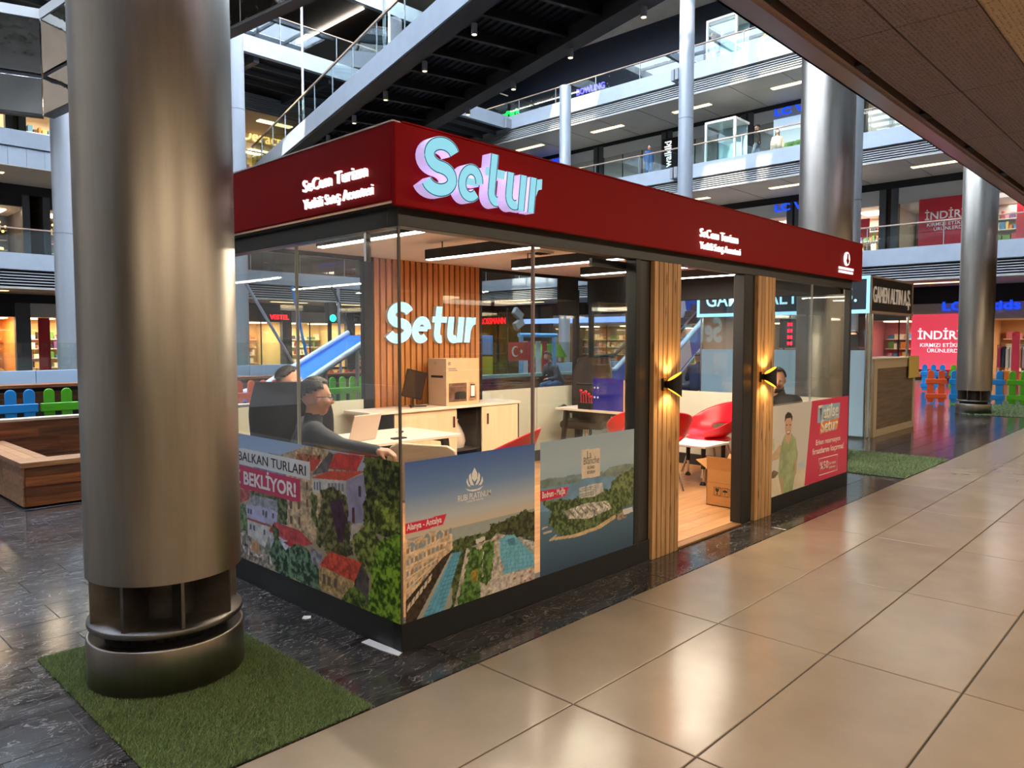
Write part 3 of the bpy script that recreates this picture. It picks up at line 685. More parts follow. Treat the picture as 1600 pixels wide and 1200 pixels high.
# rear slat wall
sw = MB().box((2.39, KY - .04, .02), (3.955, KY, ZC)).build('slat_wall', M['dark'], K)
ns = 19; st = (3.95 - 2.393) / ns
for k in range(ns): MB().box((2.393 + st * k + .011, KY - .075, .02), (2.393 + st * (k + 1) - .011, KY - .038, ZC)).build('slat', M['slat'], sw, .002)
# inner dark header panel at the right end, camera
MB().box((5.4, KY - .1, 1.95), (5.8, KY - .06, 2.47)).build('dark_panel', M['dark'], K)
# sliding door leaf pushed open behind the left column
d = thing('sliding_door', 'glass sliding door leaf with tall black bar handle, slid open', 'door', (2.0, .12, 0))
MB().box((1.72, .125, .03), (2.78, .137, 2.12)).build('pane', M['glass'], d)
MB().box((1.72, .118, .022), (2.78, .144, .05)).box((1.72, .118, 2.11), (2.78, .144, 2.16)).build('rail', M['black'], d)
h = MB().box((2.72, .06, .84), (2.745, .085, 1.34)).box((2.685, .075, 1.27), (2.745, .125, 1.29)).box((2.72, .075, .9), (2.745, .125, .92)); h.build('handle', M['black'], d, .004)
MB().box((2.66, .121, .95), (2.69, .124, .99)).build('lock', M['chrome'], d)

# ------------------------------------------------------------------ Setur logotype (heavy slanted strokes)
def logo(parent, org, X, U, width, depth, fm, sm, lm=None, name='letter'):
    """five heavy slanted letters drawn as thick strokes; org = lower left, width fits"""
    Nn = Vector(X).cross(Vector(U)); Xv = Vector(X); Uv = Vector(U); sl = .13; W = 2.97; k = width / W
    def P(x, y, z=0): return Vector(org) + Xv * ((x + sl * y) * k) + Uv * (y * k) + Nn * z
    def arc(cx, cy, rx, ry, a0, a1, n=14): return [(cx + rx * math.cos(math.radians(a0 + (a1 - a0) * i / n)), cy + ry * math.sin(math.radians(a0 + (a1 - a0) * i / n))) for i in range(n + 1)]
    def stroke(pts, wd):
        L, R = [], []
        for i, p in enumerate(pts):
            a = pts[max(0, i - 1)]; b = pts[min(len(pts) - 1, i + 1)]; dx, dy = b[0] - a[0], b[1] - a[1]; l = math.hypot(dx, dy) or 1
            nx, ny = -dy / l * wd / 2, dx / l * wd / 2; L.append((p[0] + nx, p[1] + ny)); R.append((p[0] - nx, p[1] - ny))
        return L, R
    glyphs = [
        ('S', [(arc(.40, .69, .275, .195, 20, 270, 20) + arc(.38, .305, .285, .19, 90, -158, 20)[1:], .235)]),
        ('e', [([(.93, .36), (1.28, .36)], .12), (arc(1.09, .335, .20, .235, 4, 318, 30), .20)]),
        ('t', [([(1.60, .93), (1.60, .28)] + arc(1.74, .27, .14, .17, 180, 285, 8), .20), ([(1.41, .60), (1.89, .60)], .15)]),
        ('u', [([(2.04, .68), (2.04, .30)] + arc(2.20, .28, .16, .18, 180, 300, 9), .20), ([(2.39, .68), (2.39, .02)], .20)]),
        ('r', [([(2.66, .68), (2.66, .02)], .20), ([(2.67, .36)] + arc(2.90, .40, .2, .19, 170, 88, 7), .19)])]
    for ch, strokes in glyphs:
        mb = MB(); ln = MB()
        for si, (pts, wd) in enumerate(strokes):
            L, R = stroke(pts, wd); zz = depth - si * .0006
            n = len(pts)
            for i in range(n - 1):
                a, b, c, d_ = L[i], L[i + 1], R[i + 1], R[i]
                mb.add([P(*a, zz), P(*d_, zz), P(*c, zz), P(*b, zz)], [(0, 1, 2, 3)], 0)
                mb.add([P(*a, 0), P(*a, zz), P(*b, zz), P(*b, 0)], [(0, 1, 2, 3)], 1)
                mb.add([P(*d_, 0), P(*c, 0), P(*c, zz), P(*d_, zz)], [(0, 1, 2, 3)], 1)
            for e in (0, n - 1):
                a, d_ = L[e], R[e]; mb.add([P(*a, 0), P(*d_, 0), P(*d_, zz), P(*a, zz)], [(0, 1, 2, 3)], 1)
            if lm:
                for side in (stroke(pts, wd - .03) if (ch, si) in (('S', 0), ('e', 1), ('t', 0), ('u', 0), ('u', 1), ('r', 0)) else ()):
                    ln.tube([P(*q, depth + .0005) for q in side], .0024, 4)
        o = mb.build(name, [fm, sm], parent)
        if lm: ln.build('outline', lm, o)
front_fascia = [o for o in K.children if o.name.startswith('fascia')][0]
left_fascia = [o for o in K.children if o.name.startswith('fascia')][1]
sg = thing('illuminated_sign', 'large illuminated cyan kiosk wordmark on the red front fascia', 'sign', (.02, -.075, 2.31))
logo(sg, (.02, -.078, 2.312), (1, 0, 0), (0, 0, 1), .89, .065, M['sign_face'], M['sign_side'], M['sign_line'])
sg2 = thing('illuminated_sign', 'illuminated cyan kiosk wordmark on the wooden slat wall inside', 'sign', (2.58, KY - .08, 1.57))
logo(sg2, (2.49, KY - .078, 1.575), (1, 0, 0), (0, 0, 1), 1.33, .05, mat('bright lit face', '#8fd4ea', .4, emit=('#a6e6fa', .8)), mat('sign return white', '#d8d8d8', .5), None)
s1 = thing('lettering_sign', 'white lit lettering of two lines on the left red fascia', 'sign', (-.08, .72, 2.3))
text('SeCem Turizm', (-.078, .735, 2.42), (0, -1, 0), (0, 0, 1), .066, .60, .014, M['white_lit'], s1, .002, 'upper_line')
text('Yetkili Satış Acentesi', (-.078, .735, 2.325), (0, -1, 0), (0, 0, 1), .056, .645, .014, M['white_lit'], s1, .0, 'lower_line')
s2 = thing('lettering_sign', 'white lit lettering of two lines above the kiosk entrance', 'sign', (2.78, -.08, 2.3))
text('SeCem Turizm', (2.785, -.078, 2.39), (1, 0, 0), (0, 0, 1), .066, .60, .014, M['white_lit'], s2, .002, 'upper_line')
text('Yetkili Satış Acentesi', (2.785, -.078, 2.30), (1, 0, 0), (0, 0, 1), .056, .645, .014, M['white_lit'], s2, .0, 'lower_line')
s3 = thing('emblem_sign', 'small white round emblem over two tiny lines, right end of front fascia', 'sign', (5.8, -.08, 2.3))
ov = [(5.81 + .075 * math.cos(2 * PI * i / 28), -.076, 2.46 + .072 * math.sin(2 * PI * i / 28)) for i in range(28)]
MB().prism(ov, (0, -.012, 0)).build('disc', M['white_lit'], s3)
bird = [(5.80, 2.51), (5.825, 2.515), (5.83, 2.46), (5.855, 2.44), (5.815, 2.40), (5.775, 2.44), (5.795, 2.46)]
MB().prism([(x, -.089, z) for x, z in bird], (0, -.004, 0)).build('bird_mark', M['red'], s3)
for z in (2.345, 2.308):
    b = MB(); xx = 5.60
    while xx < 6.0:
        ww = rnd.uniform(.018, .03); b.box((xx, -.084, z), (xx + ww, -.076, z + .024)); xx += ww + .008
    b.build('tiny_line', M['white_lit'], s3)

# ------------------------------------------------------------------ pendants and lamps
PEND = [(.91, .55, 2.17), (2.07, .55, 2.25), (3.21, .55, 2.27), (4.29, .55, 2.24), (5.4, .55, 2.24)]
for i, (x, y0, y1) in enumerate(PEND):
    t = thing('linear_pendant', 'black linear pendant lamp with white led underside, %s' % ('nearest the kiosk glass corner', 'second from the kiosk glass corner', 'third from the kiosk glass corner', 'fourth from the kiosk glass corner', 'over the kiosk entrance side')[i], 'pendant lamp', (x, (y0 + y1) / 2, 2.34))
    MB().box((x - .035, y0, 2.335), (x + .035, y1, 2.42)).build('housing', M['black'], t, .002)
    MB().box((x - .026, y0 + .01, 2.327), (x + .026, y1 - .01, 2.337)).build('led_strip', M['led'], t)
    for y in (y0 + .2, y1 - .2): MB().cyl((x, y, 2.41), (x, y, ZC), .006, n=6).build('suspension', M['black'], t)
    area('pendant_light', (x, (y0 + y1) / 2, 2.32), .05, y1 - y0, 31, (1, .85, .66))
t = thing('air_vent', 'small dark ceiling vent between the pendant lamps', 'vent', (3.22, 1.93, ZC))
MB().box((3.1, 1.83, ZC - .02), (3.34, 2.03, ZC)).build('frame', M['white'], t, .003)
for k in range(4): MB().box((3.12, 1.86 + .04 * k, ZC - .024), (3.32, 1.875 + .04 * k, ZC - .016)).build('louver', M['dark'], t)

def wall_lamp(x, z, label):
    t = thing('wall_lamp', label, 'wall lamp', (x, -.012, z))
    MB().box((x - .05, -.035, z - .045), (x - .005, -.012, z + .045)).build('back_plate', M['black'], t, .003)
    # horizontal half tube with slanted open ends turned up and down
    n = 20; R_ = .055; b = MB(); g = MB()
    def ring(sign, r):
        o = []
        for i in range(n):
            a = 2 * PI * i / n; px = x + .018 + r * math.cos(a) * .9; py = -.085 + r * math.sin(a)
            o.append((px, py, z + sign * (.045 + .045 * (math.cos(a) * .5 + .5 * -math.sin(a) + .3))))
        return o
    up, dn = ring(1, R_), ring(-1, R_); upi, dni = ring(1, R_ - .006), ring(-1, R_ - .006)
    mid = [(p[0], p[1], z) for p in up]; midi = [(p[0], p[1], z) for p in upi]
    b.loft([dn, mid, up], closed=True, caps=False); b.add(up + upi, [(i, (i + 1) % n, n + (i + 1) % n, n + i) for i in range(n)]); b.add(dn + dni, [((i + 1) % n, i, n + i, n + (i + 1) % n) for i in range(n)])
    b.build('tube', M['black'], t)
    g.loft([dni, midi, upi], closed=True, caps=False); g.add(midi, [tuple(range(n))]); g.build('reflector', M['lamp_gold'], t)
    for s in (1, -1):
        d_ = bpy.data.lights.new('wall_lamp_light', 'SPOT'); d_.energy = 4.5; d_.color = (1, .66, .28); d_.spot_size = 2.2; d_.spot_blend = .6; d_.shadow_soft_size = .02
        o = bpy.data.objects.new('wall_lamp_light', d_); COL.objects.link(o); o.location = (x + .018, -.085, z + s * .06); o.rotation_euler = Vector((0, .25, s)).to_track_quat('-Z', 'Y').to_euler()
wall_lamp(2.43, 1.283, 'black and gold up-down wall lamp on the wider wood column left of the door')
wall_lamp(4.02, 1.283, 'black and gold up-down wall lamp on the wood column right of the door')

# ------------------------------------------------------------------ printed window posters
def s2l(a): a = np.clip(a, 0, 1); return np.where(a <= .04045, a / 12.92, ((a + .055) / 1.055) ** 2.4)
RG = np.random.RandomState(11)
def vnoise(h, w_, cell, seed):
    g = np.random.RandomState(seed).rand(int(h / cell) + 3, int(w_ / cell) + 3)
    y = np.arange(h) / cell; x = np.arange(w_) / cell; yi = y.astype(int); xi = x.astype(int); fy = (y - yi)[:, None]; fx = (x - xi)[None]
    fy = fy * fy * (3 - 2 * fy); fx = fx * fx * (3 - 2 * fx)
    a = g[np.ix_(yi, xi)]; b = g[np.ix_(yi, xi + 1)]; c = g[np.ix_(yi + 1, xi)]; d = g[np.ix_(yi + 1, xi + 1)]
    return (a * (1 - fx) + b * fx) * (1 - fy) + (c * (1 - fx) + d * fx) * fy
def fbm(h, w_, cell, seed, o=4): 
    s = 0; a = 1; t = 0
    for k in range(o): s = s + a * vnoise(h, w_, max(1.01, cell / 2 ** k), seed + k); t += a; a *= .6
    return s / t
class Print:
    """a flat print drawn in the units of a sketch quad (TL,TR,BR,BL), stored as vertex colours on a fine grid"""
    def __init__(s, quad, w_m, h_m, res=.005, base='#888888'):
        s.W = int(w_m / res); s.H = int(h_m / res); s.wm, s.hm = w_m, h_m
        dst = [(0, 1), (1, 1), (1, 0), (0, 0)]; A = []; B = []
        for (x, y), (u, v) in zip(dst, quad): A += [[x, y, 1, 0, 0, 0, -u * x, -u * y], [0, 0, 0, x, y, 1, -v * x, -v * y]]; B += [u, v]
        h = np.linalg.solve(np.array(A, float), np.array(B, float)); s.Hm = np.append(h, 1).reshape(3, 3); s.Hi = np.linalg.inv(s.Hm)
        yy, xx = np.mgrid[0:s.H + 1, 0:s.W + 1]; u = xx / s.W; v = yy / s.H
        q = np.stack([u, v, np.ones_like(u)], -1) @ s.Hm.T; s.U = q[..., 0] / q[..., 2]; s.V = q[..., 1] / q[..., 2]; s.u, s.v = u, v
        s.img = np.ones((s.H + 1, s.W + 1, 3)) * s.c(base)
    def c(s, h):
        if isinstance(h, str): h = h.lstrip('#'); return np.array([int(h[i:i + 2], 16) / 255 for i in (0, 2, 4)])
        return np.array(h)
    def uv(s, p): q = s.Hi @ np.array([p[0], p[1], 1]); return q[0] / q[2] * s.wm, q[1] / q[2] * s.hm
    def inside(s, pts):
        m = np.zeros(s.U.shape, bool); n = len(pts)
        for i in range(n):
            x1, y1 = pts[i]; x2, y2 = pts[(i + 1) % n]
            if y1 == y2: continue
            cnd = ((y1 > s.V) != (y2 > s.V)) & (s.U < (x2 - x1) * (s.V - y1) / (y2 - y1) + x1); m ^= cnd
        return m
    def poly(s, pts, col, noise=0, cell=6, seed=1, col2=None, gate=None):
        m = s.inside(pts)
        if gate is not None: m &= gate
        c = s.c(col)
        if noise or col2 is not None:
            n = fbm(*s.U.shape, cell, seed)[..., None]
            if col2 is not None: t = np.clip((n - .35) / .3, 0, 1); cc = c * (1 - t) + s.c(col2) * t
            else: cc = c * (1 + noise * (n * 2 - 1) * 1.8)
            s.img[m] = cc[m]
        else: s.img[m] = c
        return m
    def grad(s, pts, stops, axis='V'):
        m = s.inside(pts); t = s.V if axis == 'V' else s.v if axis == 'v' else s.U
        xs = [a for a, _ in stops]; cs = np.array([s.c(b) for _, b in stops]); o = np.argsort(xs)
        for k in range(3): s.img[..., k][m] = np.interp(t[m], np.array(xs)[o], cs[o][:, k])
    def foliage(s, pts, dark, light, cell=5, seed=3, rough=14):
        # crowns: uneven outline and leaf clumps
        n2 = fbm(*s.U.shape, 9, seed + 50); sx = s.U; s.U = sx + (n2 - .5) * rough * 4; sv = s.V; s.V = sv + (fbm(*sx.shape, 8, seed + 70) - .5) * rough * 4
        m = s.inside(pts); s.U, s.V = sx, sv
        n = fbm(*s.U.shape, cell, seed)[..., None]; t = np.clip((n - .38) / .26, 0, 1); cc = s.c(dark) * (1 - t) + s.c(light) * t; s.img[m] = cc[m]
    def line(s, a, b, wd, col):
        dx, dy = b[0] - a[0], b[1] - a[1]; l = math.hypot(dx, dy); nx, ny = -dy / l * wd / 2, dx / l * wd / 2
        s.poly([(a[0] + nx, a[1] + ny), (b[0] + nx, b[1] + ny), (b[0] - nx, b[1] - ny), (a[0] - nx, a[1] - ny)], col)
    def build(s, name, org, X, U, parent, m):
        nx, ny = s.W + 1, s.H + 1; X = np.array(X, float); Uv = np.array(U, float); o = np.array(org, float)
        co = o + s.u[..., None] * s.wm * X + s.v[..., None] * s.hm * Uv
        me = bpy.data.meshes.new(name); nv = nx * ny; nf = s.W * s.H
        idx = np.arange(nv).reshape(ny, nx); q = np.stack([idx[:-1, :-1], idx[:-1, 1:], idx[1:, 1:], idx[1:, :-1]], -1).reshape(-1)
        me.vertices.add(nv); me.vertices.foreach_set('co', co.reshape(-1)); me.loops.add(nf * 4); me.loops.foreach_set('vertex_index', q.astype(np.int32))
        me.polygons.add(nf); me.polygons.foreach_set('loop_start', np.arange(nf, dtype=np.int32) * 4); me.update(calc_edges=True)
        a = me.color_attributes.new('print', 'FLOAT_COLOR', 'POINT'); c4 = np.ones((nv, 4), np.float32); c4[:, :3] = s2l(np.clip(s.img, 0, 1) ** .78).reshape(-1, 3); a.data.foreach_set('color', c4.reshape(-1))
        me.materials.append(m); ob = bpy.data.objects.new(name, me); return attach(ob, parent)
M['print'] = vcol_mat('window film print', .35, .25)
def pt(pr, org, X, U, p): a, b = pr.uv(p); return Vector(org) + Vector(X) * a + Vector(U) * b
def ptext(pr, org, X, U, body, a, b, h, m, par, bold=0, nm='lettering', lift=.001):
    """text whose baseline runs from sketch point a to b, cap height h metres"""
    A = pt(pr, org, X, U, a); B = pt(pr, org, X, U, b); d = B - A
    N_ = Vector(X).cross(Vector(U)); u = N_.cross(d.normalized())
    return text(body, A, d, u, h, d.length, .0008, m, par, bold, nm, lift=lift)
X0 = (1, 0, 0); Z0 = (0, 0, 1)

# --- poster: Balkan town (left side); sketch units are those of an enlarged study
XL = (0, -1, 0); quad = [(118, 22), (1475, 232), (1483, 1557), (123, 1024)]
# the film runs further left than the study: extend the quad to 2.6 m
pr0 = Print(quad, 1.76, .835, .0048, '#9c8a6a')
pr0.grad([(0, -50), (1500, -50), (1500, 560), (0, 560)], [(20, '#8fa9cf'), (200, '#a9bfdd'), (420, '#b9b3a0')])
pr0.poly([(118, 150), (560, 200), (560, 420), (118, 420)], '#5f7391', .3, 20, 4)
pr0.poly([(400, 220), (700, 118), (830, 130), (960, 180), (960, 700), (740, 900), (540, 800), (530, 300)], '#b99c74', .35, 5, 5)       # stone wall
pr0.poly([(620, 180), (830, 190), (830, 215), (640, 262), (620, 262)], '#8c4a32', .6, 4, 6)
pr0.poly([(730, 220), (830, 220), (760, 318), (735, 318)], '#c23a30', .15, 8, 7)
pr0.poly([(745, 350), (890, 165), (930, 180), (880, 320), (800, 340)], '#55504f', .3, 8, 8)
pr0.poly([(885, 290), (945, 165), (1180, 185), (1120, 308)], '#cf3a33', .14, 9, 9)
pr0.poly([(890, 290), (1125, 306), (1125, 314), (890, 298)], '#7a5b52')
pr0.poly([(745, 372), (900, 312), (1195, 308), (1030, 388), (860, 380)], '#d8452f', .1, 9, 10)
pr0.poly([(745, 374), (860, 382), (1030, 388), (1010, 500), (750, 490)], '#cfc6bd', .15, 8, 11)
for k in range(3): pr0.poly([(762 + 22 * k, 402), (776 + 22 * k, 404), (776 + 22 * k, 470), (762 + 22 * k, 468)], '#6d7580')
for k in range(5): pr0.poly([(880 + 28 * k, 410), (898 + 28 * k, 412), (898 + 28 * k, 480), (880 + 28 * k, 478)], '#76808c')
pr0.poly([(1030, 388), (1195, 325), (1190, 745), (1045, 735)], '#978fb0', .12, 14, 12)
pr0.poly([(1133, 428), (1155, 430), (1155, 515), (1133, 510)], '#3b3540'); pr0.poly([(1078, 605), (1100, 605), (1100, 735), (1078, 730)], '#4a2d2a')
for (x, y) in ((695, 405), (695, 545), (560, 560), (625, 560), (560, 680), (628, 690)): pr0.poly([(x, y), (x + 20, y + 4), (x + 20, y + 70), (x, y + 66)], '#5f4a3c')
pr0.foliage([(735, 480), (785, 520), (800, 800), (740, 700)], '#2c3316', '#6a7433', 5, 13, 8)
pr0.foliage([(815, 470), (930, 440), (1040, 520), (1060, 760), (1090, 1000), (900, 1010), (780, 900), (800, 720)], '#2b2a14', '#77743a', 5, 14, 14)
pr0.poly([(890, 560), (990, 540), (1030, 700), (1000, 900), (960, 880), (920, 700)], '#3d2030', .3, 9, 15)
pr0.foliage([(1185, 190), (1500, 200), (1500, 900), (1180, 760)], '#151a0c', '#5f6a2a', 5, 16, 14)
pr0.poly([(1075, 745), (1180, 720), (1100, 860), (1060, 880)], '#cdbfae', .15, 9, 17)
pr0.foliage([(1270, 500), (1450, 560), (1500, 800), (1260, 760)], '#29330f', '#98a83a', 5, 18, 16)
pr0.foliage([(1090, 820), (1250, 700), (1320, 900), (1240, 1150), (1130, 1060)], '#2a3310', '#8f9a3c', 5, 19, 18)
pr0.foliage([(1230, 1060), (1320, 860), (1500, 800), (1500, 1600), (1150, 1500), (1240, 1250)], '#1f3a0c', '#86b52c', 5, 20, 20)
# lower left houses
pr0.poly([(118, 470), (330, 500), (540, 560), (540, 1000), (118, 1000)], '#8c8a74', .5, 9, 21)
pr0.poly([(118, 470), (230, 480), (220, 560), (118, 600)], '#b9544c', .3, 8, 22)
pr0.foliage([(230, 480), (420, 500), (540, 540), (530, 760), (400, 700)], '#26331f', '#6a7a4a', 5, 23, 10)
pr0.foliage([(118, 580), (200, 600), (190, 820), (118, 800)], '#33452c', '#7f9a62', 5, 24, 10)
pr0.poly([(185, 590), (270, 525), (455, 560), (455, 655), (350, 620)], '#8d8f99', .25, 6, 25)
pr0.poly([(190, 598), (330, 618), (455, 655), (450, 760), (330, 745), (200, 710)], '#b3afd0', .12, 10, 26)
pr0.poly([(200, 712), (345, 760), (400, 790), (345, 950), (205, 850)], '#cfcbc4', .15, 8, 27)
for (x, y) in ((205, 630), (225, 635), (330, 640), (355, 650), (410, 665), (220, 760), (250, 768), (335, 800), (350, 660)): pr0.poly([(x, y), (x + 15, y + 3), (x + 15, y + 45), (x, y + 42)], '#4c4a5c')
pr0.poly([(200, 705), (405, 765), (400, 780), (200, 722)], '#a23f3c')
pr0.poly([(380, 810), (430, 735), (640, 800), (750, 910), (640, 940), (500, 870)], '#b73a3c', .2, 6, 28)
pr0.poly([(380, 825), (510, 880), (640, 950), (620, 1100), (400, 1000)], '#b9bccb', .2, 9, 29)
pr0.poly([(500, 900), (560, 890), (640, 960), (560, 940)], '#b23036', .2, 6, 30)
pr0.poly([(118, 810), (230, 870), (240, 1000), (400, 1010), (420, 1100), (118, 1020)], '#9c8f86', .7, 5, 31)
pr0.poly([(235, 880), (300, 915), (300, 1000), (235, 975)], '#c98a5c', .2, 5, 32)
pr0.foliage([(380, 960), (430, 860), (520, 960), (620, 900), (720, 960), (800, 1120), (810, 1300), (430, 1140)], '#1b3022', '#5e8060', 5, 33, 14)
pr0.foliage([(410, 750), (460, 790), (470, 880), (420, 880)], '#2c3a24', '#5a6a40', 5, 34, 8)
pr0.poly([(720, 930), (820, 980), (840, 1130), (740, 1060)], '#7d7a86', .3, 6, 35)
pr0.poly([(800, 1080), (890, 965), (1160, 1055), (1095, 1210), (1000, 1170)], '#d0402c', .28, 4, 36)
pr0.poly([(800, 1085), (1000, 1172), (1095, 1212), (1085, 1400), (800, 1270)], '#b08c58', .35, 5, 37)
pr0.poly([(1160, 1055), (1220, 1180), (1210, 1420), (1085, 1400), (1095, 1212)], '#4a4240', .35, 6, 38)
for (x, y) in ((830, 1150), (925, 1185), (870, 1170)): pr0.poly([(x, y), (x + 24, y + 8), (x + 24, y + 85), (x, y + 78)], '#5c4a3a')
pr0.foliage([(1000, 1330), (1080, 1250), (1180, 1330), (1230, 1470), (1000, 1400)], '#1f2c10', '#6d8a2e', 5, 39, 14)
pr0.foliage([(118, 1000), (300, 1030), (420, 1100), (400, 1130), (118, 1040)], '#5c5446', '#b9a590', 4, 40, 8)
# title boxes
pr0.poly([(100, 135), (732, 243), (730, 392), (100, 262)], '#e9e6e4')
pr0.poly([(100, 272), (648, 387), (650, 578), (100, 455)], '#c4304f')
P0 = thing('window_poster', 'left side window poster of a hillside town with red roofs and trees', 'poster', (-.006, 1.76, .155))
og = (-.006, 1.76, .155); pr0.build('print', og, XL, Z0, P0, M['print'])
# rest of the film, mostly behind the steel column
MB().box((-.006, 1.762, .155), (-.004, 2.6, .99)).build('film_rest', mat('poster rest', '#a39a86', .3, noise=(9, .4)), P0)
ptext(pr0, og, XL, Z0, 'LE BALKAN TURLARI', (60, 220), (697, 357), .062, M['ink_black'], P0, .0, 'title_line')
ptext(pr0, og, XL, Z0, 'Mİ BEKLİYOR!', (60, 405), (614, 530), .085, M['ink_white'], P0, .028, 'title_line')

# --- poster: Alanya (front left)
quad = [(103, 240), (892, 128), (893, 918), (107, 1189)]
pr1 = Print(quad, .985, .83, .0045)
yy = pr1.v
for k in range(3): pr1.img[..., k] = np.interp(yy, [.0, .42, .50, .62, .80, 1.0], [a[k] for a in [(.55, .55, .5), (.62, .62, .58), (.80, .70, .56), (.68, .70, .72), (.36, .48, .68), (.22, .33, .60)]])
pr1.poly([(103, 690), (500, 600), (893, 505), (893, 640), (103, 760)], '#8d958f', .06, 20, 3)
pr1.foliage([(390, 700), (620, 640), (640, 600), (760, 560), (830, 520), (900, 520), (900, 660), (640, 700), (640, 1060), (390, 1100)], '#1d2612', '#4f5c33', 4, 4, 12)
pr1.foliage([(640, 610), (820, 530), (905, 520), (905, 760), (800, 660), (700, 650)], '#1d1f14', '#434a2b', 4, 5, 10)
pr1.poly([(480, 740), (640, 680), (660, 650), (900, 700), (900, 930), (500, 1080), (400, 1100)], '#a89c8e', .35, 4, 6)
pr1.foliage([(490, 720), (560, 740), (590, 700), (560, 1060), (420, 1090), (480, 850)], '#233814', '#56803a', 4, 7, 12)
pr1.foliage([(590, 720), (640, 690), (640, 900), (600, 960), (570, 940)], '#233814', '#5a8038', 4, 8, 10)
pr1.foliage([(505, 880), (550, 860), (550, 930), (515, 940)], '#6b5a22', '#a8812e', 4, 9, 6)
pr1.poly([(535, 690), (590, 668), (595, 690), (540, 715)], '#cfc8bd')
pr1.poly([(200, 1175), (395, 770), (448, 760), (330, 1135)], '#4f93b5', .1, 5, 10)
pr1.poly([(680, 690), (720, 660), (770, 660), (830, 720), (885, 770), (892, 840), (700, 895), (710, 850), (685, 800)], '#5fa9c6', .08, 5, 11)
pr1.poly([(725, 690), (770, 675), (780, 715), (740, 725)], '#3a6c8f')
for k in range(14):
    a = k / 14; pr1.line((395 - 195 * a, 770 + 405 * a), (448 - 118 * a, 760 + 375 * a), 3, '#2f6f95')
for k in range(3): a = .25 + .25 * k; pr1.line((395 + 53 * a, 770 - 10 * a), (200 + 130 * a, 1175 - 40 * a), 3, '#2f6f95')
for k in range(8): pr1.line((690, 700 + 24 * k), (888, 670 + 24 * k), 2.5, '#3f86a8'); pr1.line((695 + 24 * k, 690), (705 + 24 * k, 890 - 6 * k), 2.5, '#3f86a8') if k > 0 else None
pr1.poly([(620, 940), (700, 900), (893, 850), (893, 925), (640, 1010)], '#bdb0a4', .25, 4, 12)
for (x, y) in ((765, 910), (805, 935), (810, 895), (860, 910), (860, 870), (830, 925)): pr1.poly([(x, y), (x + 14, y - 3), (x + 14, y + 12), (x, y + 14)], '#a3593f')
pr1.poly([(103, 690), (150, 700), (260, 640), (330, 640), (390, 650), (395, 740), (300, 860), (215, 960), (150, 1190), (103, 1190)], '#c9a684', .25, 5, 13)
for r_ in range(5):
    for k in range(11):
        x = 112 + 26 * k; y = 740 + 62 * r_ - 12 * k + (r_ * 6)
        if x > 392 - r_ * 48: continue
        pr1.poly([(x, y + 8), (x + 15, y), (x + 15, y + 32), (x, y + 40)], '#7a8088' if (k + r_) % 3 else '#8a6a4c')
for r_ in range(5): pr1.line((103, 790 + 70 * r_), (395 - 45 * r_, 690 + 55 * r_), 7, '#e3c38c')
for (x, y) in ((150, 715), (240, 665), (318, 645), (205, 720)): pr1.poly([(x - 22, y + 18), (x - 14, y), (x, y - 12), (x + 14, y), (x + 22, y + 16)], '#6f8790')
pr1.poly([(103, 1060), (200, 950), (330, 800), (400, 745), (300, 930), (160, 1190), (103, 1190)], '#2e241c', .4, 4, 14)
for k in range(6): pr1.poly([(118 + 26 * k, 1085 - 34 * k), (138 + 26 * k, 1060 - 34 * k), (132 + 26 * k, 1100 - 34 * k), (112 + 26 * k, 1125 - 34 * k)], '#cbb79c')
pr1.poly([(103, 600), (358, 540), (335, 603), (103, 664)], '#d6203a')
P1 = thing('window_poster', 'front window poster with resort pools under a dusk sky, beside the glass corner', 'poster', (.025, -.004, .155))
og1 = (.025, -.004, .155); pr1.build('print', og1, X0, Z0, P1, M['print'])
ptext(pr1, og1, X0, Z0, 'Alanya - Antalya', (113, 640), (327, 588), .034, M['ink_white'], P1, .014, 'place_line')
ptext(pr1, og1, X0, Z0, 'RUBI PLATINUM', (427, 468), (627, 428), .034, M['ink_white'], P1, .006, 'hotel_line')
ptext(pr1, og1, X0, Z0, 'hotels & resorts', (478, 474), (580, 452), .013, M['ink_white'], P1, .004, 'hotel_line')
b = MB()
def petal(pts): b.prism([pt(pr1, og1, X0, Z0, p) + Vector((0, -.0012, 0)) for p in pts], (0, -.0006, 0))
for pts in ([(528, 268), (545, 300), (545, 330), (528, 350), (512, 332), (512, 302)], [(505, 300), (512, 340), (525, 372), (505, 370), (494, 340), (494, 315)], [(553, 294), (562, 310), (560, 340), (548, 364), (532, 370), (545, 338)], [(484, 330), (492, 362), (505, 378), (490, 378), (478, 352)], [(575, 318), (580, 345), (570, 366), (552, 372), (565, 350)], [(472, 390), (500, 398), (545, 392), (582, 374), (560, 396), (520, 407), (490, 404)]): petal(pts)
b.build('lotus_mark', M['ink_white'], P1)

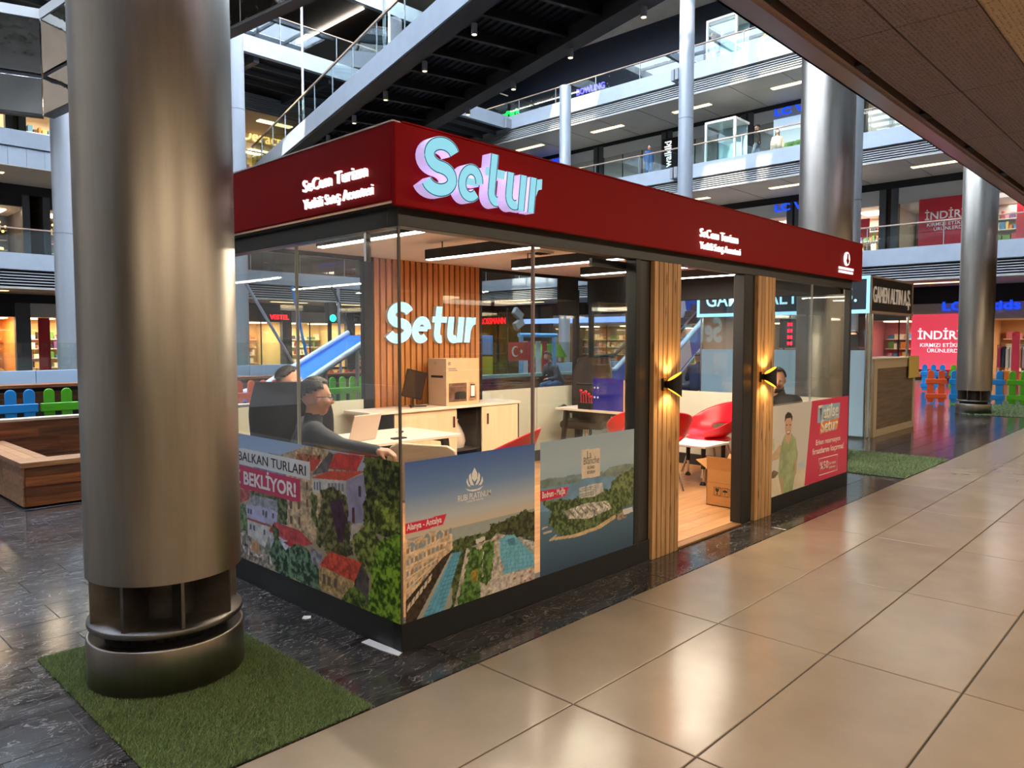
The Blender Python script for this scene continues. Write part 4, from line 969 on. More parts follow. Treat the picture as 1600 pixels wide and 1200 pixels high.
# --- poster: Bodrum (front, right of the first)
quad = [(930, 118), (1483, 40), (1488, 718), (930, 905)]
pr2 = Print(quad, .995, .83, .0045)
for k in range(3): pr2.img[..., k] = np.interp(pr2.v, [0, .3, .5, .66, .8, 1.0], [a[k] for a in [(.16, .24, .33), (.24, .36, .45), (.33, .47, .57), (.55, .66, .73), (.60, .69, .74), (.56, .65, .72)]])
pr2.poly([(930, 340), (980, 322), (1060, 318), (1120, 305), (1180, 296), (1240, 300), (1300, 285), (1300, 330), (1100, 345), (930, 385)], '#6f8590', .12, 10, 2)
pr2.poly([(930, 380), (1300, 300), (1488, 270), (1488, 480), (930, 520)], '#5d84a6', .08, 14, 3)
pr2.poly([(930, 335), (985, 325), (1060, 340), (1170, 325), (1180, 340), (1020, 370), (930, 385)], '#5f746b', .15, 8, 4)
pr2.poly([(1280, 312), (1340, 262), (1420, 243), (1488, 240), (1488, 300), (1400, 315)], '#6d7d71', .15, 8, 5)
pr2.foliage([(1350, 345), (1430, 290), (1490, 262), (1490, 480), (1400, 500), (1330, 470)], '#2f3f22', '#6f7d4d', 4, 6, 8)
pr2.foliage([(935, 460), (1050, 450), (1160, 430), (1320, 380), (1400, 420), (1430, 520), (1340, 580), (1200, 640), (1060, 660), (970, 600), (1000, 520)], '#22301a', '#5f7340', 4, 7, 10)
pr2.poly([(1160, 380), (1260, 355), (1300, 352), (1308, 400), (1250, 432), (1165, 440)], '#b9b5ae', .15, 5, 8)
for k in range(5): pr2.line((1163, 392 + 10 * k), (1258, 366 + 12 * k), 3.5, '#5f6468')
for k in range(4): pr2.line((1200 + 30 * k, 372), (1203 + 30 * k, 425), 3, '#6f7376')
pr2.poly([(1060, 520), (1200, 470), (1330, 455), (1360, 500), (1220, 560), (1100, 560)], '#a9a397', .5, 4, 9)
for k in range(8): pr2.line((1070 + 34 * k, 520 - 8 * k), (1100 + 34 * k, 558 - 10 * k), 6, '#4a5340')
pr2.poly([(1000, 672), (1120, 655), (1260, 610), (1380, 535), (1400, 545), (1290, 618), (1150, 668), (985, 690)], '#c9a878', .12, 6, 10)
for (a, c_) in (((940, 620), (975, 605)), ((950, 645), (1000, 632)), ((985, 690), (1030, 655))): pr2.line(a, c_, 9, '#b9a48a')
pr2.foliage([(1380, 540), (1440, 505), (1450, 550), (1400, 570)], '#4a4038', '#94836f', 4, 11, 6)
pr2.poly([(1420, 510), (1480, 490), (1485, 520), (1430, 540)], '#cfccc6')
pr2.poly([(1174, 160), (1283, 150), (1284, 312), (1176, 328)], '#dbc7ac', .05, 5, 12)
pr2.poly([(930, 398), (1100, 372), (1082, 425), (930, 460)], '#cf2340')
P2 = thing('window_poster', 'front window poster of a wooded island hotel in blue sea, left of the entrance', 'poster', (1.06, -.004, .155))
og2 = (1.06, -.004, .155); pr2.build('print', og2, X0, Z0, P2, M['print'])
ptext(pr2, og2, X0, Z0, 'Bodrum - Muğla', (942, 440), (1078, 412), .040, M['ink_white'], P2, .012, 'place_line')
for bd, a, c_, h in (('La', (1208, 212), (1232, 206), .055), ('Blanche', (1186, 246), (1278, 234), .05), ('ISLAND', (1208, 272), (1252, 267), .022), ('BODRUM', (1208, 300), (1252, 295), .022)):
    ptext(pr2, og2, X0, Z0, bd, a, c_, h, M['ink_grey'], P2, .0, 'hotel_line')

# --- poster: smiling traveller and campaign panel (right of the door)
quad = [(885, 248), (1448, 160), (1442, 672), (885, 872)]
pr3 = Print(quad, 1.985, .845, .0052, '#cfc6b8')
pr3.grad([(800, 100), (1500, 100), (1500, 900), (800, 900)], [(180, '#c9c6be'), (420, '#c6c0b6'), (640, '#c9c2b6')])
pr3.poly([(885, 690), (1175, 600), (1175, 640), (885, 730)], '#b9c3c6', .05, 20, 2)
pr3.poly([(885, 745), (1160, 655), (1160, 800), (885, 880)], '#d8c7a8', .05, 20, 3)
pr3.foliage([(885, 490), (930, 460), (935, 530), (900, 545)], '#a8b08c', '#c6c6a8', 5, 4, 6)
pr3.poly([(885, 610), (910, 580), (970, 500), (990, 520), (960, 600), (890, 625)], '#c09a72', .06, 9, 5)
pr3.poly([(885, 720), (930, 675), (965, 690), (940, 725), (890, 745)], '#5c4a38', .3, 6, 6)
pr3.poly([(1000, 440), (1015, 425), (1045, 420), (1080, 455), (1098, 560), (1090, 640), (1062, 830), (990, 840), (960, 700), (970, 560), (985, 480)], '#8c9a68', .14, 14, 7)
pr3.poly([(1080, 600), (1092, 600), (1090, 690), (1076, 720)], '#b98a66'); pr3.poly([(975, 720), (992, 720), (1000, 830), (985, 825)], '#b98a66')
pr3.poly([(1008, 420), (1045, 410), (1050, 450), (1030, 500), (1010, 470)], '#c9987a')
pr3.poly([(1003, 330), (1012, 305), (1040, 300), (1054, 330), (1050, 400), (1032, 440), (1012, 430), (1004, 390)], '#c99474', .05, 8, 8)
pr3.poly([(1000, 350), (1004, 300), (1022, 278), (1045, 285), (1056, 310), (1053, 345), (1044, 318), (1014, 322)], '#2b211c')
pr3.poly([(1012, 408), (1044, 402), (1036, 432), (1020, 434)], '#8a6250'); pr3.poly([(1016, 412), (1038, 408), (1034, 420), (1020, 422)], '#e8e0d8')
pr3.poly([(1010, 366), (1022, 364), (1022, 371), (1010, 373)], '#4a3328'); pr3.poly([(1034, 362), (1046, 360), (1046, 367), (1034, 369)], '#4a3328')
pr3.poly([(1193, 200), (1460, 158), (1460, 690), (1148, 775)], '#cb2945')
pr3.poly([(1236, 232), (1390, 206), (1385, 312), (1232, 352)], '#86aecb'); pr3.poly([(1256, 345), (1383, 310), (1376, 385), (1250, 425)], '#e8762c')
P3 = thing('window_poster', 'window poster of a smiling man in green shirt with a crimson campaign panel', 'poster', (4.195, -.004, .155))
og3 = (4.195, -.004, .155); pr3.build('print', og3, X0, Z0, P3, M['print'])
M['ink_cream'] = mat('cream ink', '#f6eede', .4)
for bd, a, c_, h, bo in (('Tatilse', (1238, 330), (1380, 296), .15, .03), ('Setur', (1256, 414), (1376, 384), .13, .03), ('Erken rezervasyon', (1224, 500), (1394, 460), .055, .012), ('fırsatlarını kaçırma!', (1200, 565), (1418, 512), .062, .014), ('%50', (1253, 668), (1313, 650), .085, .02), ("'ye varan", (1318, 628), (1364, 615), .034, .006), ('indirimler', (1318, 658), (1364, 645), .034, .006)):
    ptext(pr3, og3, X0, Z0, bd, a, c_, h, M['ink_cream'], P3, bo, 'campaign_line')
fr = [pt(pr3, og3, X0, Z0, p) + Vector((0, -.002, 0)) for p in ((1246, 592), (1375, 557), (1375, 662), (1246, 704))]
MB().tube(fr, .005, 6, closed=True).build('badge_outline', M['ink_cream'], P3)
# ------------------------------------------------------------------ people
def capsule(mb, p0, p1, r0, r1, n=14):
    p0 = Vector(p0); p1 = Vector(p1); d = (p1 - p0); L_ = d.length
    if L_ < 1e-5: return mb.ell(p0, r0)
    d.normalize(); u = d.orthogonal().normalized(); w_ = d.cross(u); rings = []
    for k in range(4): a = PI / 2 * (1 - k / 3) * .97; rings.append((p0 - d * (r0 * math.sin(a)), r0 * math.cos(a)))
    for k in range(4): a = PI / 2 * (k / 3) * .97; rings.append((p1 + d * (r1 * math.sin(a)), r1 * math.cos(a)))
    mb.loft([[c + u * (r * math.cos(2 * PI * i / n)) + w_ * (r * math.sin(2 * PI * i / n)) for i in range(n)] for c, r in rings])

def fingers(hand, fwd, side, up, curl, sgn):
    """palm plus five fingers; fwd = finger direction, side = across the knuckles toward the thumb, up = back of hand"""
    out = [('c', hand, hand + fwd * .05, .026, .028, 'skin'), ('c', hand + side * .022, hand + fwd * .06 + side * .026, .018, .016, 'skin'), ('c', hand - side * .022, hand + fwd * .055 - side * .028, .018, .015, 'skin')]
    for i, ln in enumerate((.070, .080, .074, .058)):
        b = hand + fwd * .068 + side * (.030 - .020 * i); a = 0; p = b
        for k, f_ in enumerate((.45, .32, .23)):
            a += curl * (1.0 if k else .7); dd = fwd * math.cos(a) - up * math.sin(a); q = p + dd * ln * f_; out.append(('c', p, q, .0098 - .001 * k, .009 - .001 * k, 'skin')); p = q
    p = hand + side * .03 + fwd * .01
    for k in range(2):
        dd = (fwd * .75 + side * (.75 - .5 * k) - up * (.25 + curl * .4)).normalized(); q = p + dd * (.036 - .006 * k); out.append(('c', p, q, .012 - .001 * k, .010, 'skin')); p = q
    return out

def make_person(name, label, loc, yaw, pose, cl, voxel=.014, hair='short', extra=None, group=None):
    """pose: joints in a local frame, x forward, y left, z up.  cl: material per region"""
    F = lambda p: Vector(p)
    P = pose; pel = F(P['pelvis']); ch = F(P['chest']); nk = F(P['neck']); hd = F(P['head']); look = Vector(P.get('look', (1, 0, 0))).normalized()
    prim = []
    sp = (ch - pel); side = Vector((0, 1, 0))
    if 'side' in P: side = Vector(P['side']).normalized()
    bw = P.get('bulk', 1.0)
    for s in (-1, 1):
        prim.append(('c', pel + side * .085 * s, pel + sp * .5 + side * .075 * s, .125 * bw, .118 * bw, 'top'))
        prim.append(('c', pel + sp * .45 + side * .07 * s, ch + side * .085 * s, .12 * bw, .115 * bw, 'top'))
        sh = F(P['shL'] if s > 0 else P['shR']) if 'shL' in P else ch + side * .175 * s + (nk - ch) * .35
        prim.append(('c', ch + side * .05 * s + (nk - ch) * .2, sh, .10 * bw, .075 * bw, 'top'))
        el = F(P['elL' if s > 0 else 'elR']); ha = F(P['haL' if s > 0 else 'haR'])
        prim.append(('c', sh, el, .064 * bw, .050 * bw, 'top')); prim.append(('c', el, el + (ha - el) * .9, .049 * bw, .036 * bw, P.get('fore', 'top')))
        if P.get('hands', True):
            fw = Vector(P.get('fwL' if s > 0 else 'fwR', (ha - el))).normalized(); upv = Vector(P.get('upL' if s > 0 else 'upR', (0, 0, 1))); upv = (upv - fw * upv.dot(fw)); upv = upv.normalized() if upv.length > .05 else Vector((0, 0, 1))
            sd = fw.cross(upv) * s * -1.0; sd.normalize()
            prim += fingers(ha, fw, sd, upv, P.get('curl', .5), s)
        else: prim.append(('e', ha, (.04, .035, .05), 'skin'))
        hip = pel + side * .1 * s; kn = F(P['knL' if s > 0 else 'knR']); ft = F(P['ftL' if s > 0 else 'ftR'])
        prim.append(('c', hip, kn, .098 * bw, .062 * bw, 'legs')); prim.append(('c', kn, ft, .060 * bw, .043, 'legs'))
        fd = Vector(P.get('fdL' if s > 0 else 'fdR', (1, 0, -.15))).normalized()
        prim.append(('c', ft + Vector((0, 0, -.035)), ft + Vector((0, 0, -.05)) + fd * .16, .045, .036, 'shoe'))
    prim.append(('c', ch + (nk - ch) * .5, nk, .07, .062, 'top')); prim.append(('c', nk - (hd - nk) * .05, hd - (hd - nk) * .25, .056, .056, 'skin'))
    # head: frame from look direction
    hx = look; hy = Vector((0, 0, 1)).cross(hx).normalized(); hz = hx.cross(hy); R = Matrix((hx, hy, hz)).transposed()
    H = lambda x, y, z: hd + R @ Vector((x, y, z))
    prim += [('E', H(-.012, 0, .03), (.098, .078, .098), R, 'skin'), ('E', H(.022, 0, -.045), (.07, .062, .075), R, 'skin'), ('c', H(.05, -.02, -.085), H(.05, .02, -.085), .026, .026, 'skin'),
             ('c', H(.088, 0, .018), H(.108, 0, -.022), .010, .017, 'skin'), ('c', H(.078, -.03, .03), H(.078, .03, .03), .014, .014, 'skin'), ('c', H(.078, -.018, -.06), H(.078, .018, -.06), .011, .011, 'lip')]
    for s in (-1, 1): prim += [('E', H(-.005, .078 * s, -.005), (.018, .009, .032), R, 'skin'), ('E', H(.06, .04 * s, -.025), (.03, .025, .03), R, 'skin')]
    mb = MB()
    for p in prim:
        if p[0] == 'c': capsule(mb, p[1], p[2], p[3], p[4])
        elif p[0] == 'e': mb.ell(p[1], p[2])
        else: mb.ell(p[1], p[2], p[3])
    me = mb.mesh('body', [M['skin']]); tmp = bpy.data.objects.new('tmp', me); COL.objects.link(tmp)
    md = tmp.modifiers.new('r', 'REMESH'); md.mode = 'VOXEL'; md.voxel_size = voxel; md.use_smooth_shade = True
    sm = tmp.modifiers.new('s', 'SMOOTH'); sm.factor = .5; sm.iterations = 3
    dg = bpy.context.evaluated_depsgraph_get(); body = bpy.data.meshes.new_from_object(tmp.evaluated_get(dg)); bpy.data.objects.remove(tmp)
    body.name = 'body'; body.materials.clear()
    regs = ['skin', 'top', 'legs', 'shoe', 'lip']; cm = dict(skin=cl.get('skin', M['skin']), top=cl['top'], legs=cl['legs'], shoe=cl.get('shoe', M['shirt_black']), lip=mat('lips', '#8d5347', .5) if 'lips' not in bpy.data.materials else bpy.data.materials['lips'])
    for r_ in regs: body.materials.append(cm[r_])
    nf = len(body.polygons); cc = np.empty(nf * 3); body.polygons.foreach_get('center', cc); cc = cc.reshape(-1, 3); best = np.full(nf, 9.); mi = np.zeros(nf, np.int32)
    for p in prim:
        if p[0] == 'c':
            a = np.array(p[1]); b = np.array(p[2]); ab = b - a; t = np.clip(((cc - a) @ ab) / max(1e-9, ab @ ab), 0, 1); dd = np.linalg.norm(cc - a - t[:, None] * ab, axis=1) - (p[3] + (p[4] - p[3]) * t)
        else: dd = np.linalg.norm(cc - np.array(p[1]), axis=1) - min(p[2]) * .9
        k = regs.index(p[-1]); u = dd < best; best[u] = dd[u]; mi[u] = k
    body.polygons.foreach_set('material_index', mi); body.polygons.foreach_set('use_smooth', [True] * nf)
    root = thing(name, label, 'person', loc, yaw, group, local=True)
    o = bpy.data.objects.new('body', body); attach(o, root)
    for s in (-1, 1):
        MB().ell(H(.082, .033 * s, .012), (.012, .013, .010), R, 10, 8).build('eye', M['white_cloth'], root)
        MB().ell(H(.0925, .033 * s, .012), (.004, .006, .006), R, 8, 6).build('iris', M['dark'], root)
    hb = MB()
    cap = dict(short=lambda v: v.z > .12 - .62 * max(-v.x, -.3) and not (v.x > .50 and v.z < .66) and not (v.x > .15 and v.z < .3), buzz=lambda v: v.z > .36 - .5 * max(-v.x, -.2) and not (v.x > .5 and v.z < .74), long=lambda v: v.z > -.9 and not (v.x > .25 and v.z < .62), cap=lambda v: v.z > .28)[hair]
    sc = {'short': 1.12, 'buzz': 1.05, 'long': 1.16, 'cap': 1.10}[hair]
    hb.ell(H(-.012, 0, .032), (.100 * sc, .081 * sc, .100 * sc), R, 28, 20, keep=cap)
    if hair == 'long': hb.ell(H(-.045, 0, -.08), (.07, .085, .13), R, 20, 14)
    if hair == 'cap': hb.obox(H(.1, 0, .06), (.09, .13, .012), R)
    hb.build('hair' if hair != 'cap' else 'cap', cl.get('hair', M['hair']), root, solid=.008)
    if extra: extra(root, H, R)
    return root

def beard(root, H, R):
    b = MB(); b.ell(H(.024, 0, -.048), (.080, .069, .083), R, 26, 18, keep=lambda v: v.z < -.05 and v.x > -.25 and not (v.x > .70 and v.z > -.30))
    b.build('beard', M['hair'], root, solid=.004)
def spectacles(root, H, R):
    b = MB()
    for s in (-1, 1):
        b.tube([H(.106, .036 * s + .026 * math.cos(2 * PI * i / 16), .010 + .019 * math.sin(2 * PI * i / 16)) for i in range(16)], .0024, 5, closed=True)
        b.tube([H(.104, .062 * s, .014), H(.05, .084 * s, .014), H(-.01, .086 * s, .01)], .0024, 5)
    b.tube([H(.106, -.010, .012), H(.110, 0, .015), H(.106, .010, .012)], .0024, 5); b.build('glasses', M['dark'], root)

def sit(lean=.05, turn=0, armL=None, armR=None, seat=.46, head=None, look=(1, 0, 0), **k):
    pz = seat + .13
    d = dict(pelvis=(0, 0, pz), chest=(lean, 0, pz + .34), neck=(lean * 1.3, 0, pz + .50), head=head or (lean * 1.5 + .03, 0, pz + .64), look=look,
             elL=(lean + .08, .25, pz + .14), elR=(lean + .08, -.25, pz + .14), haL=(lean + .30, .18, pz + .12), haR=(lean + .30, -.18, pz + .12),
             knL=(.43, .13, seat + .08), knR=(.43, -.13, seat + .08), ftL=(.42, .13, .10), ftR=(.42, -.13, .10)); d.update(k); return d
def stand(**k):
    d = dict(pelvis=(0, 0, .93), chest=(.01, 0, 1.28), neck=(.02, 0, 1.44), head=(.04, 0, 1.58), elL=(-.02, .25, 1.10), elR=(-.02, -.25, 1.10), haL=(.06, .26, .86), haR=(.06, -.26, .86),
             knL=(.03, .1, .5), knR=(.03, -.1, .5), ftL=(0, .1, .10), ftR=(0, -.1, .10)); d.update(k); return d
WALK = dict(knL=(.16, .09, .52), ftL=(.24, .09, .12), knR=(-.02, -.09, .5), ftR=(-.28, -.09, .16), elL=(-.12, .25, 1.12), haL=(-.14, .25, .88), elR=(.10, -.25, 1.12), haR=(.22, -.24, .92))

cg = mat('grey shirt back', '#3c4046', .75, bump=(14, .2)); pants_dk = mat('dark trousers', '#1d1e22', .8)
# 1 seated man with glasses, back to the left glass, right arm laid along the pale chair
make_person('person', 'seated man with glasses and charcoal jacket, arm stretched over a pale chair', (.30, 1.45, -.02), math.radians(-24),
            sit(lean=.06, seat=.48, head=(.10, 0, 1.24), look=(1, -.03, -.08), elR=(.20, -.36, .96), haR=(.42, -.50, .93), elL=(.16, .26, .78), haL=(.36, .16, .64), shR=(.06, -.2, 1.03), shL=(.06, .2, 1.03), curl=.7, upR=(0, 0, 1), bulk=1.03),
            dict(top=M['jacket_grey'], legs=pants_dk), .010, 'short', spectacles)
# 2 man behind
make_person('person', 'man with cropped hair seated in the big black chair behind the glasses man', (.70, 2.36, 0), math.radians(28),
            sit(lean=-.02, seat=.48, head=(.06, 0, 1.27), look=(1, -.9, -.05)), dict(top=M['shirt_black'], legs=pants_dk), .012, 'buzz')
# 3 bearded man by the entrance
make_person('person', 'bearded man in black with a hand at his mouth behind the entrance window', (5.48, .44, -.03), math.radians(174),
            sit(lean=.05, seat=.46, head=(.10, 0, 1.21), look=(1, .62, -.08), elR=(.26, -.16, .86), haR=(.215, -.03, 1.055), fwR=(-.1, .35, .8), upR=(1, .2, .3), curl=.75, elL=(.12, .25, .74), haL=(.36, .12, .68), knL=(.56, .16, .60), knR=(.56, -.12, .62), ftL=(.46, .16, .10), ftR=(.62, -.12, .10), bulk=1.12),
            dict(top=M['shirt_black'], legs=M['shirt_black']), .010, 'short', beard)

# ------------------------------------------------------------------ kiosk furniture
def shell_chair(name, label, loc, rz, m, group=None):
    """one-piece shell armchair: seat, wrap-around back with an opening, four legs"""
    t = thing(name, label, 'chair', loc, rz, group, local=True)
    b = MB(); n = 28; rings = []
    for k in range(9):                                  # from seat centre outwards and up the back
        f = k / 8; ring = []
        for i in range(n + 1):
            a = -PI * .80 + 1.60 * PI * i / n          # open at the front (a = pi); back at a = 0 (local -x)
            back = max(0, math.cos(a * .62)) ; h = .44 + (f ** 2.2) * (.09 + .33 * back ** 1.3)
            r = (.06 + .22 * min(1, f * 1.5) + .07 * f ** 3)
            ring.append((-r * math.cos(a) * (1.0 if f < .9 else 1.02) + (-.02 - .06 * f * f), r * math.sin(a) * 1.08, h))
        rings.append(ring)
    vs = [p for r in rings for p in r]; fs = []
    for k in range(8):
        for i in range(n):
            if k == 4 and abs(i + .5 - n / 2) < 5: continue
            fs.append((k * (n + 1) + i, k * (n + 1) + i + 1, (k + 1) * (n + 1) + i + 1, (k + 1) * (n + 1) + i))
    b.add(vs, fs, 0, True); b.build('shell', m, t, solid=.018, subsurf=1)
    s = MB().lathe([(0, .455), (.2, .455), (.25, .445), (.27, .425), (.25, .41), (0, .41)], n=28); s.build('seat', m, t)
    for sx in (1, -1):
        for sy in (1, -1):
            MB().cyl((.14 * sx - .02, .14 * sy, .42), (.24 * sx - .02, .22 * sy, .0), .014, n=10).build('leg', M['chrome'], t)
    MB().tube([(.14, .14, .41), (-.18, .14, .41), (-.18, -.14, .41), (.14, -.14, .41)], .012, 8, closed=True).build('frame', M['chrome'], t)
    return t
rc = shell_chair('shell_chair', 'red plastic shell armchair behind the pool resort poster', (2.14, 1.52, .02), math.radians(118), M['redshell'], 'red shell armchairs')
copy_tree(rc, (5.68, 1.42, .02), math.radians(152), 'red plastic shell armchair seen whole through the open entrance')
copy_tree(rc, (4.95, 1.95, .02), math.radians(60), 'red shell armchair half hidden by the black frame post, at the far desk')
copy_tree(rc, (4.5, 1.42, .02), math.radians(60), 'red shell armchair at the left edge of the entrance opening')
# beige low-back visitor chair
t = thing('visitor_chair', 'pale beige low back visitor chair beside the glasses man', 'chair', (1.2, 1.12, .02), math.radians(20), local=True)
bk = MB(); pts = [(-.27, .46), (-.29, .74), (-.26, .83), (-.2, .86), (.2, .86), (.26, .83), (.29, .74), (.27, .46)]
bk.prism([(-.22, y, z) for y, z in pts], (.03, 0, 0)); bk.build('backrest', M['beige'], t, .01, 2)
MB().box((-.22, -.25, .43), (.24, .25, .48)).build('seat', M['beige'], t, .02, 2)
for sx in (-.18, .2):
    for sy in (-.21, .21): MB().cyl((sx, sy, .43), (sx * 1.2, sy * 1.1, 0), .013, n=8).build('leg', M['chrome'], t)
def office_chair(label, loc, rz, m, w_=.54, hb=.78):
    t = thing('office_chair', label, 'chair', loc, rz, None, local=True)
    rings = []
    for k in range(10):
        f = k / 9; z = .52 + hb * f; hw = w_ / 2 * (1 - .25 * max(0, f - .72) / .28 - .08 * (1 - f)); x = -.25 - .10 * f + .04 * math.sin(f * PI)
        rings.append([(x + .05 * math.cos(2 * PI * i / 20) * (1 if math.cos(2 * PI * i / 20) > 0 else .9) + .05 * (abs(math.sin(2 * PI * i / 20)) ** 3), hw * math.sin(2 * PI * i / 20), z) for i in range(20)])
    MB().loft(rings).build('backrest', m, t, subsurf=1)
    for z in (.68, .84, 1.0): MB().tube([(-.215, -w_ * .36, z), (-.20, 0, z), (-.215, w_ * .36, z)], .012, 6).build('seam', m, t)
    MB().box((-.27, -w_ / 2, .43), (.25, w_ / 2, .54)).build('seat', m, t, .045, 3)
    for s in (-1, 1):
        MB().tube([(-.2, s * .31, .46), (-.16, s * .33, .68), (.0, s * .33, .72), (.16, s * .33, .70)], .02, 8).build('armrest', M['chrome'] if m is M['leather'] else M['black'], t)
    MB().cyl((0, 0, .08), (0, 0, .44), .03, n=14).build('gas_lift', M['chrome'], t)
    for k in range(5):
        a = 2 * PI * k / 5; l = MB().tube([(0, 0, .10), (.14 * math.cos(a), .14 * math.sin(a), .10), (.3 * math.cos(a), .3 * math.sin(a), .07)], .02, 8).build('base_arm', M['black'], t)
        MB().cyl((.3 * math.cos(a), .3 * math.sin(a) - .02, .028), (.3 * math.cos(a), .3 * math.sin(a) + .02, .028), .028, n=12).build('caster', M['dark'], l)
    return t
office_chair('big black office chair by the left glass, under the cropped-hair man', (.74, 2.25, .02), math.radians(48), M['mesh_black'], .66, .76)
office_chair('brown black leather executive chair behind the far white desk', (5.52, 3.12, .02), math.radians(200), M['leather'], .60, .84)

def desk(label, x0, y0, x1, y1, z=.74):
    t = thing('desk', label, 'desk', ((x0 + x1) / 2, (y0 + y1) / 2, .02))
    MB().box((x0, y0, z - .028), (x1, y1, z)).build('tabletop', M['desk'], t, .004, 2)
    for (xx, s) in ((x0 + .12, 1), (x1 - .12, -1)):
        for yy, s2 in ((y0 + .1, -1), (y1 - .1, 1)):
            MB().loft([[(xx - .035, yy - .02, z - .03), (xx + .035, yy - .02, z - .03), (xx + .035, yy + .02, z - .03), (xx - .035, yy + .02, z - .03)], [(xx - s * .05 - .022, yy + s2 * .06 - .018, .02), (xx - s * .05 + .022, yy + s2 * .06 - .018, .02), (xx - s * .05 + .022, yy + s2 * .06 + .018, .02), (xx - s * .05 - .022, yy + s2 * .06 + .018, .02)]], smooth=False).build('leg', M['black'], t)
        MB().box((xx - .02, y0 + .1, z - .07), (xx + .02, y1 - .1, z - .03)).build('crossbar', M['black'], t)
    return t
desk('white desk with slanted black legs in front of the maple cabinet', 1.0, 2.13, 2.36, 2.92)
desk('white desk with dark legs at the far right of the kiosk', 5.08, 2.2, 5.62, 3.3)
t = thing('side_table', 'small low white table with black and chrome legs behind the open carton', 'table', (5.22, 1.32, .02))
MB().box((4.95, 1.05, .43), (5.5, 1.6, .455)).build('tabletop', M['white_plastic'], t, .004)
for x in (5.0, 5.45):
    for y in (1.1, 1.55):
        l = MB().cyl((x, y, .43), (x, y, .2), .024, n=14).build('leg', M['black'], t); MB().cyl((x, y, .2), (x, y, .06), .016, n=12).build('leg_tip', M['chrome'], l); MB().lathe([(0, .02), (.035, .02), (.035, .03), (.016, .06)], (x, y, 0), 14).build('foot', M['black'], l)
# cabinet
t = thing('sliding_cabinet', 'maple sideboard with one sliding door open against the slat wall', 'cabinet', (3.2, 3.3, .02))
MB().box((2.30, 3.07, .04), (4.15, 3.09 + .0, .06)).box((2.30, 3.08, .04), (2.32, 3.5, .86)).box((4.12, 3.06, .04), (4.14, 3.5, .86)).box((2.30, 3.48, .04), (4.14, 3.5, .86)).box((2.32, 3.1, .38), (4.12, 3.48, .4)).box((2.32, 3.08, .04), (4.12, 3.5, .06)).box((3.5, 3.12, .06), (3.56, 3.48, .86)).build('carcass', M['black'], t, .002)
MB().box((1.99, 3.05, .865), (4.16, 3.5, .895)).build('worktop', M['desk'], t, .004, 2)
d1 = MB().box((2.31, 3.075, .06), (3.16, 3.095, .86)).build('door', M['maple'], t, .002); d2 = MB().box((3.53, 3.06, .06), (4.12, 3.078, .86)).build('door', M['maple'], t, .002)
for (dd, x, y) in ((d1, 3.10, 3.075), (d2, 3.60, 3.06)): MB().box((x, y - .014, .66), (x + .022, y - .008, .78)).box((x, y - .014, .66), (x + .005, y, .78)).box((x + .017, y - .014, .66), (x + .022, y, .78)).build('handle', M['chrome'], dd)
t = thing('plastic_bag', 'crumpled pale plastic bag inside the open cabinet', 'bag', (3.3, 3.25, .4))
MB().loft([[(3.3 + r * math.cos(a) * (1 + .15 * math.sin(5 * a + k)), 3.27 + .6 * r * math.sin(a), .4 + z) for a in [2 * PI * i / 16 for i in range(16)]] for k, (r, z) in enumerate(((.12, 0), (.15, .06), (.13, .14), (.08, .22), (.035, .29), (.05, .32)))]).build('bag_body', mat('bag film', '#cbb8a6', .35), t)
# printer carton
t = thing('printer_box', 'tan printer carton with product pictures on the cabinet', 'box', (3.2, 3.25, .895))
MB().box((3.03, 3.10, .896), (3.52, 3.40, 1.41)).build('carton', M['kraft'], t, .003)
MB().box((3.028, 3.101, .90), (3.0305, 3.399, 1.406)).build('side_print', M['kraft_dark'], t)
for (cx, cz, cy) in ((3.075, 1.355, 3.0985),): MB().prism([(cx + .02 * math.cos(2 * PI * i / 20), 3.0995, cz + .02 * math.sin(2 * PI * i / 20)) for i in range(20)], (0, -.001, 0)).build('round_logo', M['ink_grey'], t)
text('hp', (3.062, 3.0984, 1.348), (1, 0, 0), (0, 0, 1), .02, None, .0005, M['kraft'], t, 0, 'logo_letters', shear=.3)
text('hp', (3.0278, 3.30, 1.35), (0, -1, 0), (0, 0, 1), .03, None, .0005, M['ink_grey'], t, 0, 'logo_letters', shear=.3)
for k, z in enumerate((1.295, 1.275)): MB().box((3.06, 3.0985, z), (3.17 + .02 * k, 3.0998, z + .01)).build('text_line', M['ink_grey'], t)
MB().box((3.065, 3.0985, .935), (3.33, 3.0998, 1.14)).build('photo_panel', mat('photo brown', '#6a4a38', .5, noise=(9, .5)), t)
MB().box((3.15, 3.097, .96), (3.32, 3.0988, 1.03)).box((3.17, 3.097, 1.03), (3.30, 3.0988, 1.045)).build('printed_printer', M['dark'], t)
MB().box((3.36, 3.0985, .935), (3.48, 3.0998, 1.14)).build('photo_panel', mat('photo tan', '#b98a68', .5, noise=(12, .4)), t)
MB().box((3.385, 3.097, .97), (3.455, 3.0988, 1.12)).build('printed_phone', M['dark'], t); MB().box((3.392, 3.0955, .985), (3.448, 3.0972, 1.105)).build('printed_screen', M['ink_white'], t)
MB().box((3.0265, 3.15, 1.20), (3.0282, 3.35, 1.225)).build('handle_hole', M['dark'], t)
